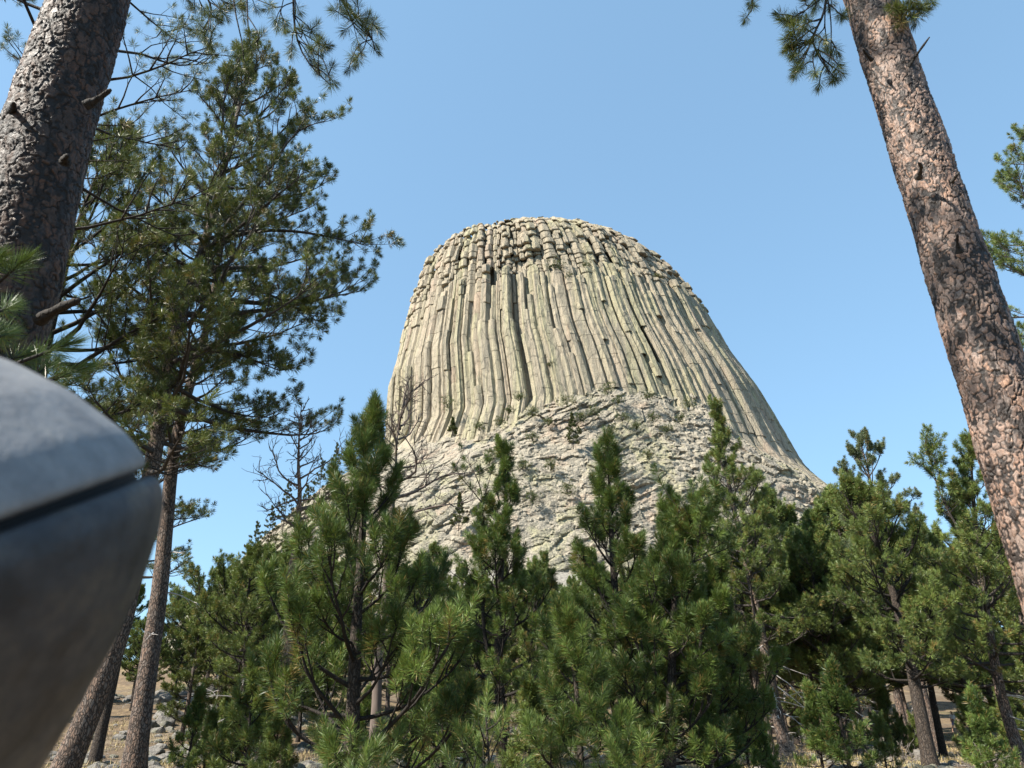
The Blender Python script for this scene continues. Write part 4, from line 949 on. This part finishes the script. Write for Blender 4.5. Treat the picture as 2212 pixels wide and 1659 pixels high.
# straw grass on the slope
rng = np.random.default_rng(9); n = 60000
Y = rng.uniform(12, 66, n); X = at(0, 1640, 1.)[0] * 1.05 * Y + rng.random(n) * (at(2212, 1640, 1.)[0] - at(0, 1640, 1.)[0]) * 1.1 * Y
keep = noise(np.stack([X, Y, 0 * X], -1), 5, 3) > -.25; X, Y = X[keep], Y[keep]; n = len(X)
Z = ground_h(X, Y); Bp = np.stack([X, Y, Z - .02], -1); d = norm(np.stack([rng.normal(0, .4, n), rng.normal(0, .4, n), np.ones(n)], -1)); ln = rng.uniform(.08, .28, n)
sd = norm(np.cross(d, rng.normal(size=(n, 3)))) * .018; V = np.stack([Bp - sd, Bp + sd, Bp + d * ln[:, None]], 1); k = np.arange(n) * 3
tag(mesh('grass', V, [np.stack([k, k + 1, k + 2], -1)], M_GRASS, None, {'v': np.repeat(rng.random(n), 3)}, False), 'dry straw-coloured grass over the slope under the pines', 'grass', kind='stuff')

# small stones and fallen twigs, too many to count
IV1, IF1 = ico(2); rng = np.random.default_rng(19); m = MB()
for k in range(1500):
    Yk = rng.uniform(14, 66); Xk = at(rng.uniform(60, 2260), 1640, Yk)[0]; sk = rng.uniform(.05, .26) * (1.3 if Xk < 0 else .8)
    if noise(np.array([[Xk, Yk, 0.]]), 6, 77)[0] < -.05: continue
    q_ = norm(rng.normal(size=(9, 3))); d_ = rng.uniform(.6, 1, 9); r_ = np.where(IV1 @ q_.T > .05, d_ / np.maximum(IV1 @ q_.T, .05), 9).min(1).clip(0, 1.15)
    m.add(IV1 * r_[:, None] * sk * [1.1, .9, .65] + [Xk, Yk, gh(Xk, Yk) + .1 * sk], tris=IF1)
tag(m.build('rubble', M_BOULDER, None, False), 'loose small stones strewn over the dry slope under the pines', 'stones', kind='stuff')
m = MB(); n = 1600; Yk = rng.uniform(12, 60, n); Xk = np.array([at(rng.uniform(60, 2260), 1640, y)[0] for y in Yk]); az = rng.uniform(0, 6.28, n); ln = rng.uniform(.2, 1.1, n)
P0_ = np.stack([Xk, Yk, ground_h(Xk, Yk) + .03], -1); P1_ = P0_ + np.stack([np.cos(az) * ln, np.sin(az) * ln, 0 * ln], -1); P1_[:, 2] = ground_h(P1_[:, 0], P1_[:, 1]) + rng.uniform(.02, .15, n)
Pm = (P0_ + P1_) / 2 + rng.normal(0, .04, (n, 3)); m.tubes(np.stack([P0_, Pm, P1_], 1), np.tile([.014, .011, .006], (n, 1)), 4)
tag(m.build('fallen_twigs', M_SHRUB), 'fallen grey twigs littering the ground under the pines', 'twigs', kind='stuff')

# a hiker far off among the right-hand trunks
def skin(name, pts, edges, rad, mat, parent, sub=2):
    me = bpy.data.meshes.new(name); me.from_pydata(pts, edges, []); o = bpy.data.objects.new(name, me); link(o, parent)
    s = o.modifiers.new('skin', 'SKIN'); s.use_smooth_shade = True
    for v, r in zip(me.skin_vertices[0].data, rad): v.radius = (r, r)
    me.skin_vertices[0].data[0].use_root = True
    sb = o.modifiers.new('sub', 'SUBSURF'); sb.levels = sb.render_levels = sub; me.materials.append(mat); return o
def plain(name, c, r=.8): t = NT(name); return t.done(t.bsdf(c, r, .25))
M_SKIN = plain('skin', (.45, .27, .19), .6); M_SHIRT = plain('white_cotton', (.80, .78, .80)); M_SHORTS = plain('blue_cotton', (.14, .16, .38)); M_HAIR = plain('brown_hair', (.07, .045, .03)); M_BOOT = plain('dark_boot', (.05, .045, .04))
YH = 70; hx = at(2068, 1594, YH)[0]; hg = gh(hx, YH); hp = at(2068, 1594, YH)[2]
person = thing('person', 'hiker in a white shirt and blue shorts far off between the right-hand trunks', 'person', (hx, YH, hg)); person.rotation_euler = (0, 0, .5)
P_ = [(0, 0, .95), (0, -.02, 1.2), (0, 0, 1.42), (0, 0, 1.52), (0, -.01, 1.62), (0, -.01, 1.73), (.2, 0, 1.40), (.27, -.05, 1.14), (.25, -.2, .95), (.24, -.26, .87), (-.2, 0, 1.40), (-.27, .05, 1.14), (-.25, .02, .9), (-.24, 0, .81),
      (.10, 0, .88), (.12, -.12, .5), (.12, -.06, .09), (.12, -.2, .05), (-.10, 0, .88), (-.11, .08, .5), (-.11, .22, .12), (-.11, .12, .05)]
E_ = [(0, 1), (1, 2), (2, 3), (3, 4), (4, 5), (2, 6), (6, 7), (7, 8), (8, 9), (2, 10), (10, 11), (11, 12), (12, 13), (0, 14), (14, 15), (15, 16), (16, 17), (0, 18), (18, 19), (19, 20), (20, 21)]
R_ = [.14, .13, .12, .055, .095, .07, .062, .045, .033, .035, .062, .045, .033, .035, .09, .06, .045, .04, .09, .06, .045, .04]
skin('body', P_, E_, R_, M_SKIN, person)
skin('shirt', [(0, 0, .96), (0, -.02, 1.2), (0, 0, 1.43), (.2, 0, 1.41), (.26, -.04, 1.2), (-.2, 0, 1.41), (-.26, .04, 1.2)], [(0, 1), (1, 2), (2, 3), (3, 4), (2, 5), (5, 6)], [.165, .155, .14, .082, .07, .082, .07], M_SHIRT, person)
skin('shorts', [(0, 0, .97), (.10, 0, .88), (.12, -.10, .56), (-.10, 0, .88), (-.11, .06, .56)], [(0, 1), (1, 2), (0, 3), (3, 4)], [.155, .115, .095, .115, .095], M_SHORTS, person)
skin('hair', [(0, .02, 1.66), (0, .02, 1.75)], [(0, 1)], [.098, .085], M_HAIR, person)
